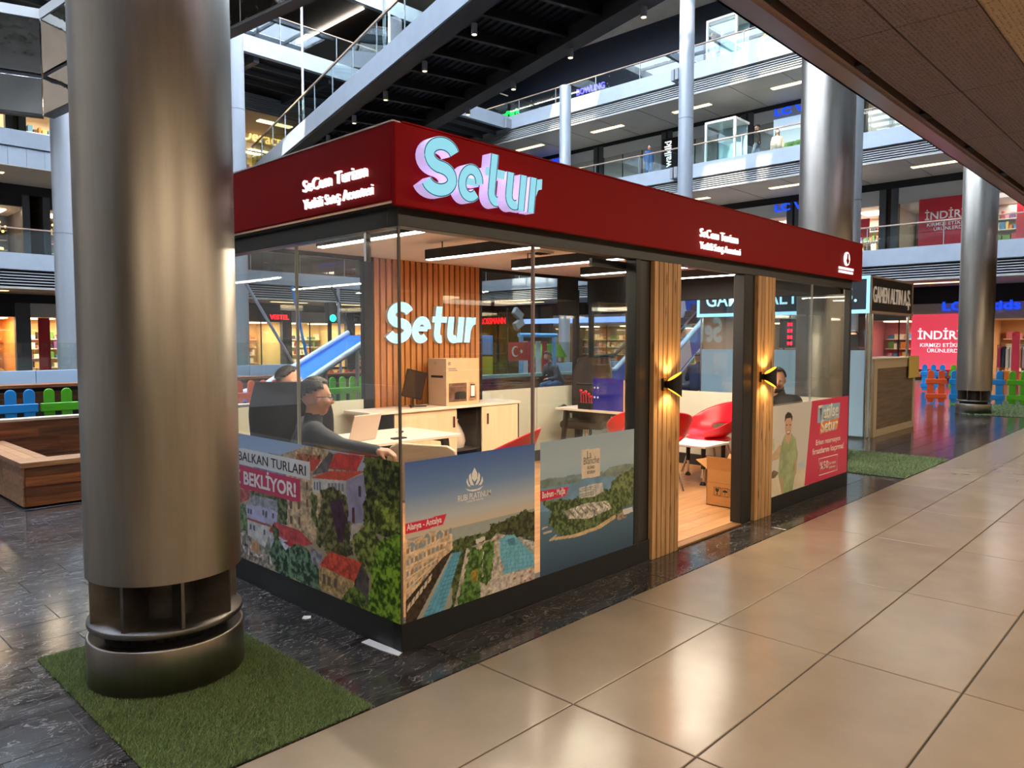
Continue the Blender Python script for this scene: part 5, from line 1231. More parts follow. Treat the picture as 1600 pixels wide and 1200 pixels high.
# tablet on a stand
t = thing('tablet_display', 'dark tablet display leaning on a small easel stand on the cabinet', 'tablet', (2.72, 3.25, .895))
R = Matrix.Rotation(math.radians(-14), 3, 'Z') @ Matrix.Rotation(math.radians(14), 3, 'Y')
c = Vector((2.70, 3.24, 1.14)); MB().obox(c, (.235, .02, .30), R).build('bezel', M['screen'], t, .004, 2)
MB().obox(c + R @ Vector((0, -.011, 0)), (.215, .002, .275), R).build('screen', mat('tablet glass', '#332823', .08), t)
MB().tube([(2.70, 3.26, 1.02), (2.715, 3.28, .93), (2.72, 3.26, .90)], .012, 8).tube([(2.62, 3.2, .903), (2.72, 3.26, .905), (2.84, 3.21, .903)], .009, 8).tube([(2.72, 3.26, .905), (2.73, 3.36, .903)], .009, 8).build('stand', M['black'], t)
t = thing('paper_stack', 'loose papers at the right end of the cabinet top', 'papers', (3.8, 3.25, .895))
for k in range(4): MB().obox((3.78 + .06 * k, 3.22 + .01 * k, .897 + .002 * k), (.21, .29, .0015), Matrix.Rotation(.2 * k - .3, 3, 'Z')).build('sheet', M['white_cloth'], t)
# laptop, phone, keys on the desk
t = thing('laptop', 'open laptop with a pale lid turned to the cropped-hair man', 'laptop', (1.42, 2.45, .74))
R = Matrix.Rotation(math.radians(12), 3, 'Z'); c = Vector((1.38, 2.45, .75)); MB().obox(c, (.34, .23, .016), R).build('base', M['grey_light'], t, .003)
R2 = R @ Matrix.Rotation(math.radians(-20), 3, 'X'); MB().obox(c + R @ Vector((0, -.15, .115)), (.34, .008, .235), R @ Matrix.Rotation(math.radians(18), 3, 'X')).build('lid', mat('pale lid', '#d9c6b2', .4), t, .003)
t = box_thing('phone', (1.66, 2.22, .74), (1.80, 2.29, .752), M['dark'], 'black phone lying on the white desk near the arm of the seated man', 'phone')
t = thing('key_bunch', 'small dark bunch of keys on the white desk', 'keys', (2.0, 2.62, .74))
MB().lathe([(.016, 0), (.02, .002), (.016, .004)], (2.0, 2.62, .742), 14).build('ring', M['chrome'], t); MB().obox((2.03, 2.6, .747), (.05, .02, .012), Matrix.Rotation(.5, 3, 'Z')).build('fob', M['dark'], t); MB().obox((2.0, 2.58, .743), (.012, .06, .003)).build('key', M['chrome'], t)
# far desk items
t = thing('desk_screen', 'blue desk screen panel with white stud dots on the far desk', 'desk screen', (5.2, 2.65, .74))
MB().box((5.13, 2.08, .742), (5.14, 2.72, 1.14)).build('panel', M['blue'], t, .002); MB().box((5.12, 2.17, .742), (5.125, 2.25, 1.13)).build('edge_board', M['kraft'], t)
for y in (2.64, 2.69):
    for z in (.9, 1.02): MB().cyl((5.122, y, z), (5.132, y, z), .012, n=10).build('stud', M['ink_white'], t)
t = thing('pen_holder', 'black pen tray with red and pink flowers of pens on the far desk', 'pen holder', (5.3, 3.14, .74))
MB().box((5.1, 2.72, .74), (5.2, 2.94, .82)).build('tray', M['dark'], t, .004)
for k, (y, h, cc) in enumerate(((2.75, .16, 'ink_red'), (2.79, .19, 'redshell'), (2.84, .22, 'ink_red'), (2.88, .2, 'redshell'), (2.92, .23, 'ink_red'))):
    p = MB().cyl((5.15, y, .8), (5.15, y + .01, .74 + h), .006, n=6).build('pen', M[cc], t); MB().ell((5.15, y + .01, .74 + h), .02, nu=8, nv=6).build('pen_head', M[cc], p)
t = thing('leaflets', 'spread of orange and white leaflets on the far desk', 'leaflets', (5.2, 2.35, .74))
for k in range(5): MB().obox((5.2 + .05 * k, 2.32 + .05 * k, .742 + .002 * k), (.15, .21, .0018), Matrix.Rotation(.5 * k, 3, 'Z')).build('leaflet', M['ink_white'] if k % 2 else mat('leaflet orange %d' % k, '#d98a52', .5), t)
# carton with open flaps
t = thing('cardboard_box', 'open brown cardboard box with handling symbols just inside the entrance', 'box', (4.35, .45, .02))
bx0, by0, bx1, by1, hb_ = 4.15, .13, 4.50, .585, .37
w_ = MB()
for a, b in (((bx0, by0, .022), (bx1, by0 + .006, hb_)), ((bx0, by1 - .006, .022), (bx1, by1, hb_)), ((bx0, by0, .022), (bx0 + .006, by1, hb_)), ((bx1 - .006, by0, .022), (bx1, by1, hb_)), ((bx0, by0, .022), (bx1, by1, .03))): w_.box(a, b)
w_.build('carton', M['card'], t)
for p, e in (([(bx0, by0, hb_), (bx0, by1, hb_), (bx0 - .03, by1 - .01, hb_ + .13), (bx0 - .03, by0 + .02, hb_ + .13)], (.006, 0, 0)), ([(bx0, by1, hb_), (bx1, by1, hb_), (bx1 - .02, by1 + .13, hb_ + .06), (bx0 + .02, by1 + .13, hb_ + .07)], (0, .0, .006)), ([(bx0, by0, hb_), (bx1, by0, hb_), (bx1, by0 - .02, hb_ + .13), (bx0, by0 - .02, hb_ + .13)], (0, .006, 0)), ([(bx1, by0, hb_), (bx1, by1, hb_), (bx1 + .10, by1, hb_ + .09), (bx1 + .10, by0, hb_ + .09)], (0, 0, .006))):
    MB().prism(p, e).build('flap', M['card'], t)
MB().box((bx0 - .001, by0, .245), (bx0, by1, .249)).build('crease', mat('card crease', '#8f6232', .8), t)
def S_(a, z, d=.0005): return (bx0 - d, a, z)
for k in range(3):
    y = .505 - .082 * k; fr = [S_(y, .125), S_(y - .066, .125), S_(y - .066, .205), S_(y, .205)]
    MB().tube(fr, .003, 4, closed=True).build('symbol_frame', M['ink_black'], t)
    g = MB(); cy = y - .033; E_ = (-.001, 0, 0)
    if k == 0: g.prism([S_(cy + a, z) for a, z in ((.02, .195), (-.02, .195), (-.015, .168), (-.004, .16), (-.004, .143), (-.016, .135), (.016, .135), (.004, .143), (.004, .16), (.015, .168))], E_)
    elif k == 1: g.prism([S_(cy + .026 * math.cos(a), .165 + .022 * math.sin(a)) for a in [PI * i / 10 for i in range(11)]], E_); g.prism([S_(cy - .002, .135), S_(cy + .002, .135), S_(cy + .002, .166), S_(cy - .002, .166)], E_)
    else:
        for q in (-.014, .014): g.prism([S_(cy + q - .010, .17), S_(cy + q + .010, .17), S_(cy + q, .195)], E_); g.prism([S_(cy + q - .003, .142), S_(cy + q + .003, .142), S_(cy + q + .003, .171), S_(cy + q - .003, .171)], E_)
        g.prism([S_(cy - .026, .133), S_(cy + .026, .133), S_(cy + .026, .138), S_(cy - .026, .138)], E_)
    g.build('symbol', M['ink_black'], t)
# outside debris by the kiosk corner
t = thing('torn_paper', 'torn pale sheet sticking out under the kiosk corner', 'paper', (-.04, .13, 0))
MB().prism([(-.06, .27, .001), (-.01, .27, .004), (.004, .0, .006), (-.03, -.01, .001), (-.05, .12, .001)], (0, 0, .003)).build('sheet', M['white_cloth'], t)
tag(MB().prism([(-.10, .80, .001), (-.07, .83, .001), (-.04, .80, .001), (-.06, .77, .001), (-.09, .775, .001)], (0, 0, .004)).build('paper_scrap', M['white_cloth']), 'small white paper scrap on the dark marble by the kiosk plinth', 'paper')
# ------------------------------------------------------------------ artificial grass
def turf(label, x0, y0, x1, y1, n, holes, seed, hgt=.016, kx=1.):
    t = tag(MB().box((x0, y0, .0005), (x1, y1, .006)).build('turf_mat', mat('turf backing', '#25351a', .9) if 'turf backing' not in bpy.data.materials else bpy.data.materials['turf backing'], None), label, 'artificial grass')
    r = np.random.RandomState(seed); x = r.uniform(x0 - .004, x1 + .004, n); y = r.uniform(y0 - .004, y1 + .004, n); ok = np.ones(n, bool)
    for (hx, hy, hr) in holes: ok &= (x - hx) ** 2 + (y - hy) ** 2 > hr * hr
    x, y = x[ok], y[ok]; n = len(x); a = r.uniform(0, 2 * PI, n); h = r.uniform(.6, 1.25, n) * hgt; w_ = r.uniform(.0012, .0022, n) * kx; lean = r.normal(0, .7, (n, 2)) * hgt * .7 + np.array([.25, -.15]) * hgt
    v = np.empty((n, 3, 3)); v[:, 0] = np.stack([x - np.cos(a) * w_, y - np.sin(a) * w_, np.full(n, .005)], -1); v[:, 1] = np.stack([x + np.cos(a) * w_, y + np.sin(a) * w_, np.full(n, .005)], -1); v[:, 2] = np.stack([x + lean[:, 0], y + lean[:, 1], .005 + h], -1)
    me = bpy.data.meshes.new('grass_blades'); me.vertices.add(3 * n); me.vertices.foreach_set('co', v.reshape(-1)); me.loops.add(3 * n); me.loops.foreach_set('vertex_index', np.arange(3 * n, dtype=np.int32)); me.polygons.add(n); me.polygons.foreach_set('loop_start', np.arange(n, dtype=np.int32) * 3); me.update(calc_edges=True)
    for nm, c in (('blade green', '#6f8550'), ('blade olive', '#879459'), ('blade dark', '#55693c')): me.materials.append(bpy.data.materials.get(nm) or mat(nm, c, .55))
    me.polygons.foreach_set('material_index', r.randint(0, 3, n).astype(np.int32)); o = bpy.data.objects.new('grass_blades', me); attach(o, t); o['kind'] = 'stuff'
    return t
turf('square of green artificial grass under the big steel column', -1.31, -.352, -.44, 1.26, 110000, [(-.89, .70, .345)], 1)
turf('green artificial grass around the column beyond the kiosk', 7.05, -.352, 9.0, 2.0, 30000, [(8.02, 1.0, .35)], 2, .02, 2.2)
turf('distant strip of artificial grass around the far steel column', 16.3, -.3, 24.0, 1.15, 22000, [(16.75, 1.02, .35)], 3, .025, 4.)

# ------------------------------------------------------------------ bridge overhead
M['print_glow'] = vcol_mat('film print added glow', .4, .2); q_ = M['print_glow'].node_tree; q_.links.new(q_.nodes['Attribute'].outputs['Color'], q_.nodes['Principled BSDF'].inputs['Emission Color']); q_.nodes['Principled BSDF'].inputs['Emission Strength'].default_value = .6  # print colours also emit: glow added to brighten a dim poster
U_ = Vector((math.sin(math.radians(15.07)), math.cos(math.radians(15.07)), 0)); N_ = Vector((U_.y, -U_.x, 0)); RB = Matrix((N_, U_, Vector((0, 0, 1)))).transposed()
def bb(mb, o0, o1, t0, t1, z0, z1): return mb.obox(N_ * ((o0 + o1) / 2) + U_ * ((t0 + t1) / 2) + Vector((0, 0, (z0 + z1) / 2)), (o1 - o0, t1 - t0, z1 - z0), RB)
B = thing('footbridge', 'overhead footbridge with pale side fascia and dark ribbed underside', 'bridge', (10, 12, 9))
T0, T1 = 1.0, 33.0
bb(MB(), 6.44, 6.56, T0, T1, 9.05, 9.68).build('fascia', M['alu'], B); bb(MB(), 9.96, 10.08, T0, T1, 9.05, 9.68).build('fascia', M['alu'], B)
steelk = mat('painted steel dark', '#3b3a39', .5); deckm = mat('deck underside', '#191a1f', .5)
bb(MB(), 6.50, 6.98, T0, T1, 9.0, 9.06).build('edge_beam', steelk, B); bb(MB(), 9.54, 10.04, T0, T1, 9.0, 9.06).build('edge_beam', steelk, B)
bb(MB(), 6.66, 6.74, T0, T1, 9.06, 9.5).build('beam_web', steelk, B); bb(MB(), 9.74, 9.82, T0, T1, 9.06, 9.5).build('beam_web', steelk, B)
bb(MB(), 6.5, 10.0, T0, T1, 9.56, 9.66).build('deck', deckm, B)
k = T0 + .1
while k < T1:
    bb(MB(), 6.7, 9.8, k - .06, k + .06, 9.26, 9.29).build('rib', steelk, B); bb(MB(), 6.7, 9.8, k - .012, k + .012, 9.29, 9.56).build('rib', deckm, B); k += 1.4
for i in range(14): bb(MB(), 6.86 + .21 * i, 6.95 + .21 * i, T0, T1, 9.50, 9.57).build('corrugation', deckm, B)
for s, off in ((0, 7.09), (1, 9.86)):
    for j in range(9):
        tt = 6.75 + 2.78 * j; p = N_ * off + U_ * tt
        l = MB().cyl(p + Vector((0, 0, 8.78)), p + Vector((0, 0, 9.03)), .075, n=14).build('downlight', M['grey'], B)
        MB().cyl(p + Vector((0, 0, 8.772)), p + Vector((0, 0, 8.782)), .06, n=12).build('lens', M['soffit_lamp'], l)
bb(MB(), 6.46, 6.52, T0, T1, 10.6, 10.66).build('handrail', bpy.data.materials['oak rail'], B); bb(MB(), 9.98, 10.04, T0, T1, 10.6, 10.66).build('handrail', bpy.data.materials['oak rail'], B)
for j in range(16):
    for off in (6.49, 10.01):
        bb(MB(), off - .006, off + .006, T0 + 2 * j + .02, T0 + 2 * j + 1.98, 9.7, 10.58).build('pane', M['glass_green'], B)
        bb(MB(), off - .015, off + .015, T0 + 2 * j - .015, T0 + 2 * j + .015, 9.6, 10.6).build('post', M['pipe'], B)
for j, tt in enumerate((8.5, 16.6, 24.7)):
    for off in (6.56, 10.0):
        p = N_ * off + U_ * tt; h = MB()
        for q in (-.05, .05): h.cyl(p + U_ * q + Vector((0, 0, 9.9)), p + U_ * q + Vector((0, 0, 20.8)), .03, n=10)
        h.loft([[p + U_ * a + N_ * b + Vector((0, 0, 9.62)) for a, b in ((-.02, -.02), (.02, -.02), (.02, .02), (-.02, .02))], [p + U_ * a + N_ * b + Vector((0, 0, 10.15)) for a, b in ((-.09, -.03), (.09, -.03), (.09, .03), (-.09, .03))]], smooth=False)
        h.build('hanger', M['pipe'], B)

# polished steel clad gallery at upper left
mc = thing('steel_clad_gallery', 'polished steel clad gallery edge with two wavy mirror bands, upper left', 'cladding', (3.74, 20.2, 7.67))
A0, A1, A2 = Vector((-6.5, 23.6, 0)), Vector((3.74, 20.2, 0)), Vector((4.95, 7.7, 0))
for (p, q) in ((A0, A1), (A1, A2)):
    d = q - p; L_ = d.length; d.normalize(); nr = Vector((d.y, -d.x, 0)); RR = Matrix((d, nr, Vector((0, 0, 1)))).transposed(); n = max(2, round(L_ / 3.2))
    for z0, z1 in ((7.67, 8.62), (8.74, 10.15)):
        for k in range(n):
            MB().obox(p + d * (L_ * (k + .5) / n) - nr * .12 + Vector((0, 0, (z0 + z1) / 2)), (L_ / n - .012, .22, z1 - z0), RR).build('mirror_panel', M['mirror'], mc, .01, 2)
    c_ = p + d * (L_ / 2) - nr * .14
    MB().obox(c_ + Vector((0, 0, 8.68)), (L_, .2, .1), RR).build('shadow_gap', M['dark'], mc); MB().obox(c_ + Vector((0, 0, 7.64)), (L_, .26, .04), RR).build('bottom_trim', M['black_frame'], mc)
    MB().obox(c_ + Vector((0, 0, 10.3)), (L_, .3, .26), RR).build('top_rail', M['grey_light'], mc); MB().obox(c_ + Vector((0, 0, 10.95)), (L_, .02, 1.0), RR).build('glass_guard', M['glass_green'], mc)

# ------------------------------------------------------------------ wooden benches and low walls
def planked(mb_parent, m, face, x0, x1, z0, z1, rows, axis, fixed, thick, seed, lmin=.5, lmax=1.1):
    """rows of boards on a vertical face: axis 'x' (fixed y) or 'y' (fixed x)"""
    r = random.Random(seed); hh = (z1 - z0) / rows
    for k in range(rows):
        x = x0
        while x < x1 - .01:
            e = min(x1, x + r.uniform(lmin, lmax)); pr = r.uniform(0, .003)
            a = (x + .001, fixed - thick - pr, z0 + hh * k + .001) if axis == 'x' else (fixed - thick - pr, x + .001, z0 + hh * k + .001)
            b = (e - .001, fixed, z0 + hh * (k + 1) - .001) if axis == 'x' else (fixed, e - .001, z0 + hh * (k + 1) - .001)
            MB().box(a, b).build('board', m, mb_parent); x = e
bn = thing('wooden_bench', 'hardwood planter bench with low front seat left of the big column', 'bench', (1.2, 6.2, 0))
MB().box((-.43, 5.22, .02), (3.2, 5.42, .40)).box((-.43, 5.22, .02), (-.22, 7.2, .40)).box((-.5, 7.22, .02), (3.6, 7.34, .66)).box((-.2, 5.42, .02), (3.2, 7.2, .1)).build('core', M['dark'], bn)
planked(bn, M['bench'], 0, -.43, 3.2, .02, .40, 4, 'x', 5.22, .015, 1); planked(bn, M['bench_top'], 0, 5.22, 7.2, .02, .40, 4, 'y', -.43, .015, 2)
planked(bn, M['bench'], 0, -.55, 3.6, .16, .66, 5, 'x', 7.22, .015, 3)
for k in range(3): MB().box((-.47, 5.165 + .1 * k, .40), (3.2, 5.263 + .1 * k, .45)).build('board', M['bench_top'], bn, .002)
for k in range(3): MB().box((-.47 + .1 * k, 5.47, .40), (-.372 + .1 * k, 7.2, .45)).build('board', M['bench_top'], bn, .002)
MB().box((-.58, 7.19, .66), (3.6, 7.38, .69)).build('top_cap', mat('pale bench cap', '#c9b59c', .5), bn, .002); MB().box((-.2, 7.15, .10), (3.2, 7.2, .2)).build('metal_strip', M['alu'], bn)
lw = thing('wooden_bench', 'long low wooden bench wall beyond the plastic fence, left', 'bench', (2, 13, 0))
MB().box((-3, 13.0, 0), (9.2, 13.3, .74)).build('core', M['dark'], lw); planked(lw, M['bench'], 0, -3, 9.2, .3, .66, 3, 'x', 13.0, .02, 5, 1.0, 2.2); MB().box((-3, 12.85, .74), (9.2, 13.35, .80)).build('top_cap', M['bench'], lw, .004)
ww = thing('wooden_bench', 'weathered board wall bench with seat behind the kiosk, under the flag', 'bench', (11.6, 9.2, 0))
MB().box((9.2, 9.2, 0), (13.6, 9.4, .74)).build('core', M['dark'], ww); planked(ww, M['oldwood'], 0, 9.2, 13.6, .1, .74, 5, 'x', 9.2, .02, 6, .6, 1.6); MB().box((9.2, 8.7, .36), (13.6, 9.18, .42)).build('seat', M['bench'], ww, .004); MB().box((9.3, 8.85, 0), (13.5, 9.1, .36)).build('seat_base', M['dark'], ww)
# barriers with glass
def barrier(x0, x1, y, z1, zt, label, m):
    t = thing('glass_barrier', label, 'barrier', ((x0 + x1) / 2, y, 0)); n = max(1, int((x1 - x0) / 1.6)); st = (x1 - x0) / n
    for k in range(n):
        MB().box((x0 + st * k, y, 0), (x0 + st * (k + 1) - .015, y + .12, z1)).build('base_panel', m, t, .004); MB().box((x0 + st * k + .01, y + .04, z1), (x0 + st * (k + 1) - .025, y + .055, zt)).build('pane', M['glass_green'], t)
    return t
pbl = mat('pale blue panel', '#bcd3e6', .4)
barrier(-6, 9.0, 16, .95, 1.56, 'pale blue barrier with glass top before the left shops', pbl)
barrier(9.4, 13.5, 9.55, .80, 1.58, 'green tinted glass barrier above the weathered board wall', mat('mint panel', '#a9cfc0', .4))
barrier(15.6, 24, 12.5, .9, 1.56, 'glass barrier beyond the escalator foot', pbl)

# ------------------------------------------------------------------ plastic picket fences
def fence_run(label, x0, y0, dx, dy, n, colr, h=.86, pitch=.245):
    d = Vector((dx, dy, 0)).normalized(); R = Matrix((d, Vector((-d.y, d.x, 0)), Vector((0, 0, 1)))).transposed()
    t = thing('plastic_fence', label, 'fence', (x0, y0, 0)); m = M['fence_' + colr]; hw = .075
    for k in range(n):
        c = Vector((x0, y0, 0)) + d * (pitch * (k + .5)); pts = [(-hw, .03), (hw, .03), (hw, h - hw)] + [(hw * math.cos(a), h - hw + hw * math.sin(a)) for a in [PI * i / 10 for i in range(1, 10)]] + [(-hw, h - hw)]
        MB().prism([c + R @ Vector((a, -.02, z)) for a, z in pts], R @ Vector((0, .04, 0))).build('picket', m, t, .006)
    for z in (.14, .52):
        MB().obox(Vector((x0, y0, z + .05)) + d * (pitch * n / 2), (pitch * n - .01, .06, .13), R).build('rail', m, t, .008)
    return t
fence_run('blue plastic picket fence panel at the left picture edge', -.78, 10.3, 1, 0, 2, 'blue'); fence_run('second blue plastic picket fence panel left of the big column', -.28, 10.3, 1, 0, 2, 'blue'); fence_run('third blue plastic picket panel, right beside the green one', .22, 10.3, 1, 0, 3, 'blue')
fence_run('green plastic picket fence panel just left of the big column', .98, 10.3, 1, 0, 3, 'green'); fence_run('orange plastic picket fence seen left through the kiosk glass', 3.6, 10.3, 1, 0, 8, 'orange'); fence_run('green plastic picket fence behind the glasses man', 5.62, 10.3, 1, 0, 6, 'green')
fence_run('orange plastic picket fence between the green one and the slat wall', 7.12, 10.3, 1, 0, 5, 'orange'); fence_run('far orange plastic picket fence below the blue slide', 8.2, 13.6, 1, 0, 6, 'orange')
dr = (.84, -1.99)
fence_run('orange plastic picket fence right of the gold counter', 18.93, 2.57, *dr, 2, 'orange'); fence_run('blue plastic picket fence behind the far steel column', 19.14, 2.08, *dr, 5, 'blue'); fence_run('green plastic picket fence right of the far steel column', 19.64, .92, *dr, 8, 'green')
fence_run('distant blue plastic picket fence above the orange panel', 24.0, 4.05, .3, -1, 3, 'blue'); fence_run('distant green plastic picket fence beside the sale poster', 24.25, 3.3, .3, -1, 4, 'green')

# ------------------------------------------------------------------ play area beyond the kiosk
sl = thing('play_slide', 'blue slide with white rims running down behind the seated men', 'slide', (6.5, 9.9, 0))
a0, a1 = Vector((8.3, 12.4, 1.62)), Vector((5.4, 11.0, .55)); sdir = Vector((a0.y - a1.y, a1.x - a0.x, 0)).normalized() * -1; sd = sdir * .42; up = Vector((0, 0, 1)); tv = (a0 - a1).normalized()
MB().loft([[p - sd + up * .12, p - sd * .9 - up * .03, p + sd * .9 - up * .03, p + sd + up * .12, p + sd * .93 + up * .12, p + sd * .82 + up * .03, p - sd * .82 + up * .03, p - sd * .93 + up * .12] for p in (a0 + tv * .3, a0, a0.lerp(a1, .5), a1, a1 - tv * Vector((1, 1, .3)) * 1.0)], smooth=False).build('chute', mat('slide blue', '#1778d8', .3), sl)
for s in (-1, 1): MB().tube([a0 + tv * .3 + sd * s + up * .1, a0 + sd * s + up * .10, a1 + sd * s + up * .10, a1 - tv * Vector((1, 1, .3)) + sd * s + up * .08], .06, 8).build('side_rim', mat('slide white', '#e8f0f6', .35) if s < 0 else bpy.data.materials['slide white'], sl)
for f_ in (0, .45, .95): MB().cyl(tuple(a0.lerp(a1, f_).xy) + (0,), a0.lerp(a1, f_) - up * .04, .05, n=10).build('support', M['grey_light'], sl)
t = thing('flag_banner', 'red flag banner with white crescent and star on a dark pole', 'flag', (13.2, 12, 0))
MB().cyl((13.18, 12, 0), (13.18, 12, 2.55), .03, n=10).build('pole', M['dark'], t); MB().box((13.2, 11.99, 1.03), (14.2, 12.01, 1.57)).build('cloth', mat('flag red', '#c8102e', .6), t)
cr = MB(); n = 26; A = [(13.50 + .155 * math.cos(a), 1.30 + .155 * math.sin(a)) for a in [math.radians(38 + (322 - 38) * i / n) for i in range(n + 1)]]; Bq = [(13.54 + .122 * math.cos(a), 1.30 + .122 * math.sin(a)) for a in [math.radians(322 + 4 - (284 + 8) * i / n) for i in range(n + 1)]]
for i in range(n): cr.add([(A[i][0], 11.985, A[i][1]), (A[i + 1][0], 11.985, A[i + 1][1]), (Bq[n - i - 1][0], 11.985, Bq[n - i - 1][1]), (Bq[n - i][0], 11.985, Bq[n - i][1])], [(0, 1, 2, 3)])
cr.build('crescent', M['ink_white'], t); st_ = [(13.76 + (.075 if i % 2 == 0 else .03) * math.cos(PI + PI * i / 5), 11.985, 1.30 + (.075 if i % 2 == 0 else .03) * math.sin(PI + PI * i / 5)) for i in range(10)]
MB().prism(st_, (0, -.004, 0)).build('star', M['ink_white'], t)
t = thing('play_arch', 'light blue play gate frame with red and white panels behind the barrier', 'play frame', (15, 12.5, 0)); mb = mat('sky blue plastic', '#5fb0e0', .4)
for x in (14.3, 15.85): MB().cyl((x, 12.5, 0), (x, 12.5, 1.78), .07, n=12).build('post', mb, t)
MB().cyl((14.2, 12.5, 1.78), (15.95, 12.5, 1.78), .07, n=12).build('top_bar', mb, t)
for k in range(4): MB().box((14.5 + .3 * k, 12.6, .3), (14.72 + .3 * k, 12.63, 1.6)).build('panel', M['redshell'] if k % 2 else M['ink_white'], t)
t = thing('play_house', 'blue and yellow play cube left of the flag', 'play structure', (12.3, 12.2, 0))
for i, z in enumerate((0, .6, 1.2)): MB().box((11.9, 12.2, z), (12.8, 13.0, z + .56)).build('block', M['fence_blue'] if i != 1 else mat('play yellow', '#d9c030', .4), t, .02, 2)
t = thing('climbing_frame', 'green roofed play climber behind the glass barrier', 'play structure', (17, 12.9, 0))
MB().prism([(16.2, 13.4, 1.05), (17.6, 13.4, 1.05), (17.2, 13.4, 1.5), (16.6, 13.4, 1.5)], (0, .8, 0)).build('roof', M['fence_green'], t)
for x in (16.3, 17.5): MB().cyl((x, 13.5, 0), (x, 13.5, 1.1), .06, n=10).build('post', mat('play yellow2', '#d9b030', .4) if x < 17 else bpy.data.materials['play yellow2'], t)
MB().box((16.4, 13.45, .5), (17.4, 13.5, .9)).build('panel', M['redshell'], t)
t = thing('traffic_light', 'small play traffic light with green lamp lit, on a pole', 'traffic light', (8.6, 14, 0))
MB().cyl((8.6, 14.05, 0), (8.6, 14.05, 2.1), .04, n=10).build('pole', M['dark'], t); MB().box((8.47, 13.92, 2.08), (8.73, 14.12, 2.62)).build('housing', M['dark'], t, .03, 2); MB().cyl((8.6, 13.925, 2.2), (8.6, 13.90, 2.2), .09, n=16).build('green_lamp', mat('green lamp', '#2fffd0', .4, emit=('#19ffc0', 4)), t); MB().cyl((8.6, 13.925, 2.46), (8.6, 13.91, 2.46), .08, n=16).build('red_lamp', mat('unlit lamp', '#2a1416', .3), t)
t = thing('floodlight_pole', 'pole with two silver floodlights in front of red drugstore letters', 'floodlight', (16.9, 15, 0))
MB().cyl((16.9, 15, 0), (16.9, 15, 2.5), .035, n=10).build('pole', M['dark'], t)
for (c_, a) in (((16.75, 14.95, 2.55), .6), ((16.8, 14.95, 2.2), -.5)): MB().obox(c_, (.46, .16, .28), Matrix.Rotation(a, 3, 'Y')).build('lamp_head', M['grey'], t, .02)
for i, (p, q, c_) in enumerate((((5.75, 13, 2.9), (7.2, 13, .6), 'pipe'), ((6.9, 13, 2.9), (7.4, 13, .6), 'fence_blue'), ((8.3, 13.2, 3.0), (8.35, 13.2, .6), 'pipe'), ((8.1, 13.2, 3.0), (9.3, 13.2, .6), 'grey_dark'))):
    o = MB().cyl(p, (q[0], q[1], 0) if 0 else q, .035, n=10).cyl((q[0], q[1], 0), q, .05, n=10).build('trampoline_pole', M[c_]); tag(o, ('pale slanted trampoline pole, leftmost through the kiosk glass', 'blue slanted trampoline pole through the kiosk glass', 'upright pale trampoline pole through the kiosk glass', 'dark slanted trampoline pole right of the upright one')[i], 'pole')

# escalator with blue advertising sides
es = thing('escalator', 'escalator with blue printed side panels and white rims seen through the entrance', 'escalator', (19, 9.8, 0))
ed = Vector((math.cos(math.radians(2)), math.sin(math.radians(2)), 0)); en = Vector((-ed.y, ed.x, 0)); e0 = Vector((15.95, 8.6, 0)); sl_ = math.tan(math.radians(30))
def ep(s, o, z): 
    zz = 0 if s < 0 else s * sl_
    return e0 + ed * s + en * o + Vector((0, 0, zz + z))
eb = mat('escalator blue', '#1f6fd0', .35); ewh = mat('escalator white rim', '#cfe6f2', .35)
for o_ in (0, 1.5):
    MB().prism([ep(-1.2, o_, .05), ep(0, o_, .05), ep(8.2, o_, .05), ep(8.2, o_, .75), ep(0, o_, .75), ep(-1.2, o_, .75)], en * .12).build('side_panel', eb, es)
    for z in (.0, .75): MB().tube([ep(-1.2, o_ + .06, z), ep(0, o_ + .06, z), ep(8.2, o_ + .06, z)], .075, 8).build('rim', ewh, es)
    MB().tube([ep(-1.25, o_ + .06, .8), ep(-1.45, o_ + .06, .95), ep(-1.3, o_ + .06, 1.12), ep(-.9, o_ + .06, 1.15), ep(0, o_ + .06, 1.2), ep(8.2, o_ + .06, 1.2)], .05, 8).build('handrail', M['dark'], es)
    MB().prism([ep(0, o_ + .05, .8), ep(8.2, o_ + .05, .8), ep(8.2, o_ + .05, 1.18), ep(0, o_ + .05, 1.18)], en * .015).build('balustrade_glass', M['glass_green'], es)
    for k in range(3):
        s = .9 + 2.4 * k; MB().prism([ep(s, o_ - .004, .1), ep(s + .9, o_ - .004, .1), ep(s + .75, o_ - .004, .7), ep(s - .1, o_ - .004, .7)], en * .003).build('white_graphic', M['ink_white'], es)
for k in range(20): MB().obox(ep(.2 + .4 * k, .8, .08 + 0), (.42, 1.3, .2), Matrix((ed, en, Vector((0, 0, 1)))).transposed()).build('step', M['grey_dark'], es)
tag(MB().box((12.4, 5.4, 0), (13.6, 5.95, .44)).build('bench_block', mat('pale bench', '#c4ab8a', .5), None, .01), 'pale bench block on which the capped man sits', 'bench')

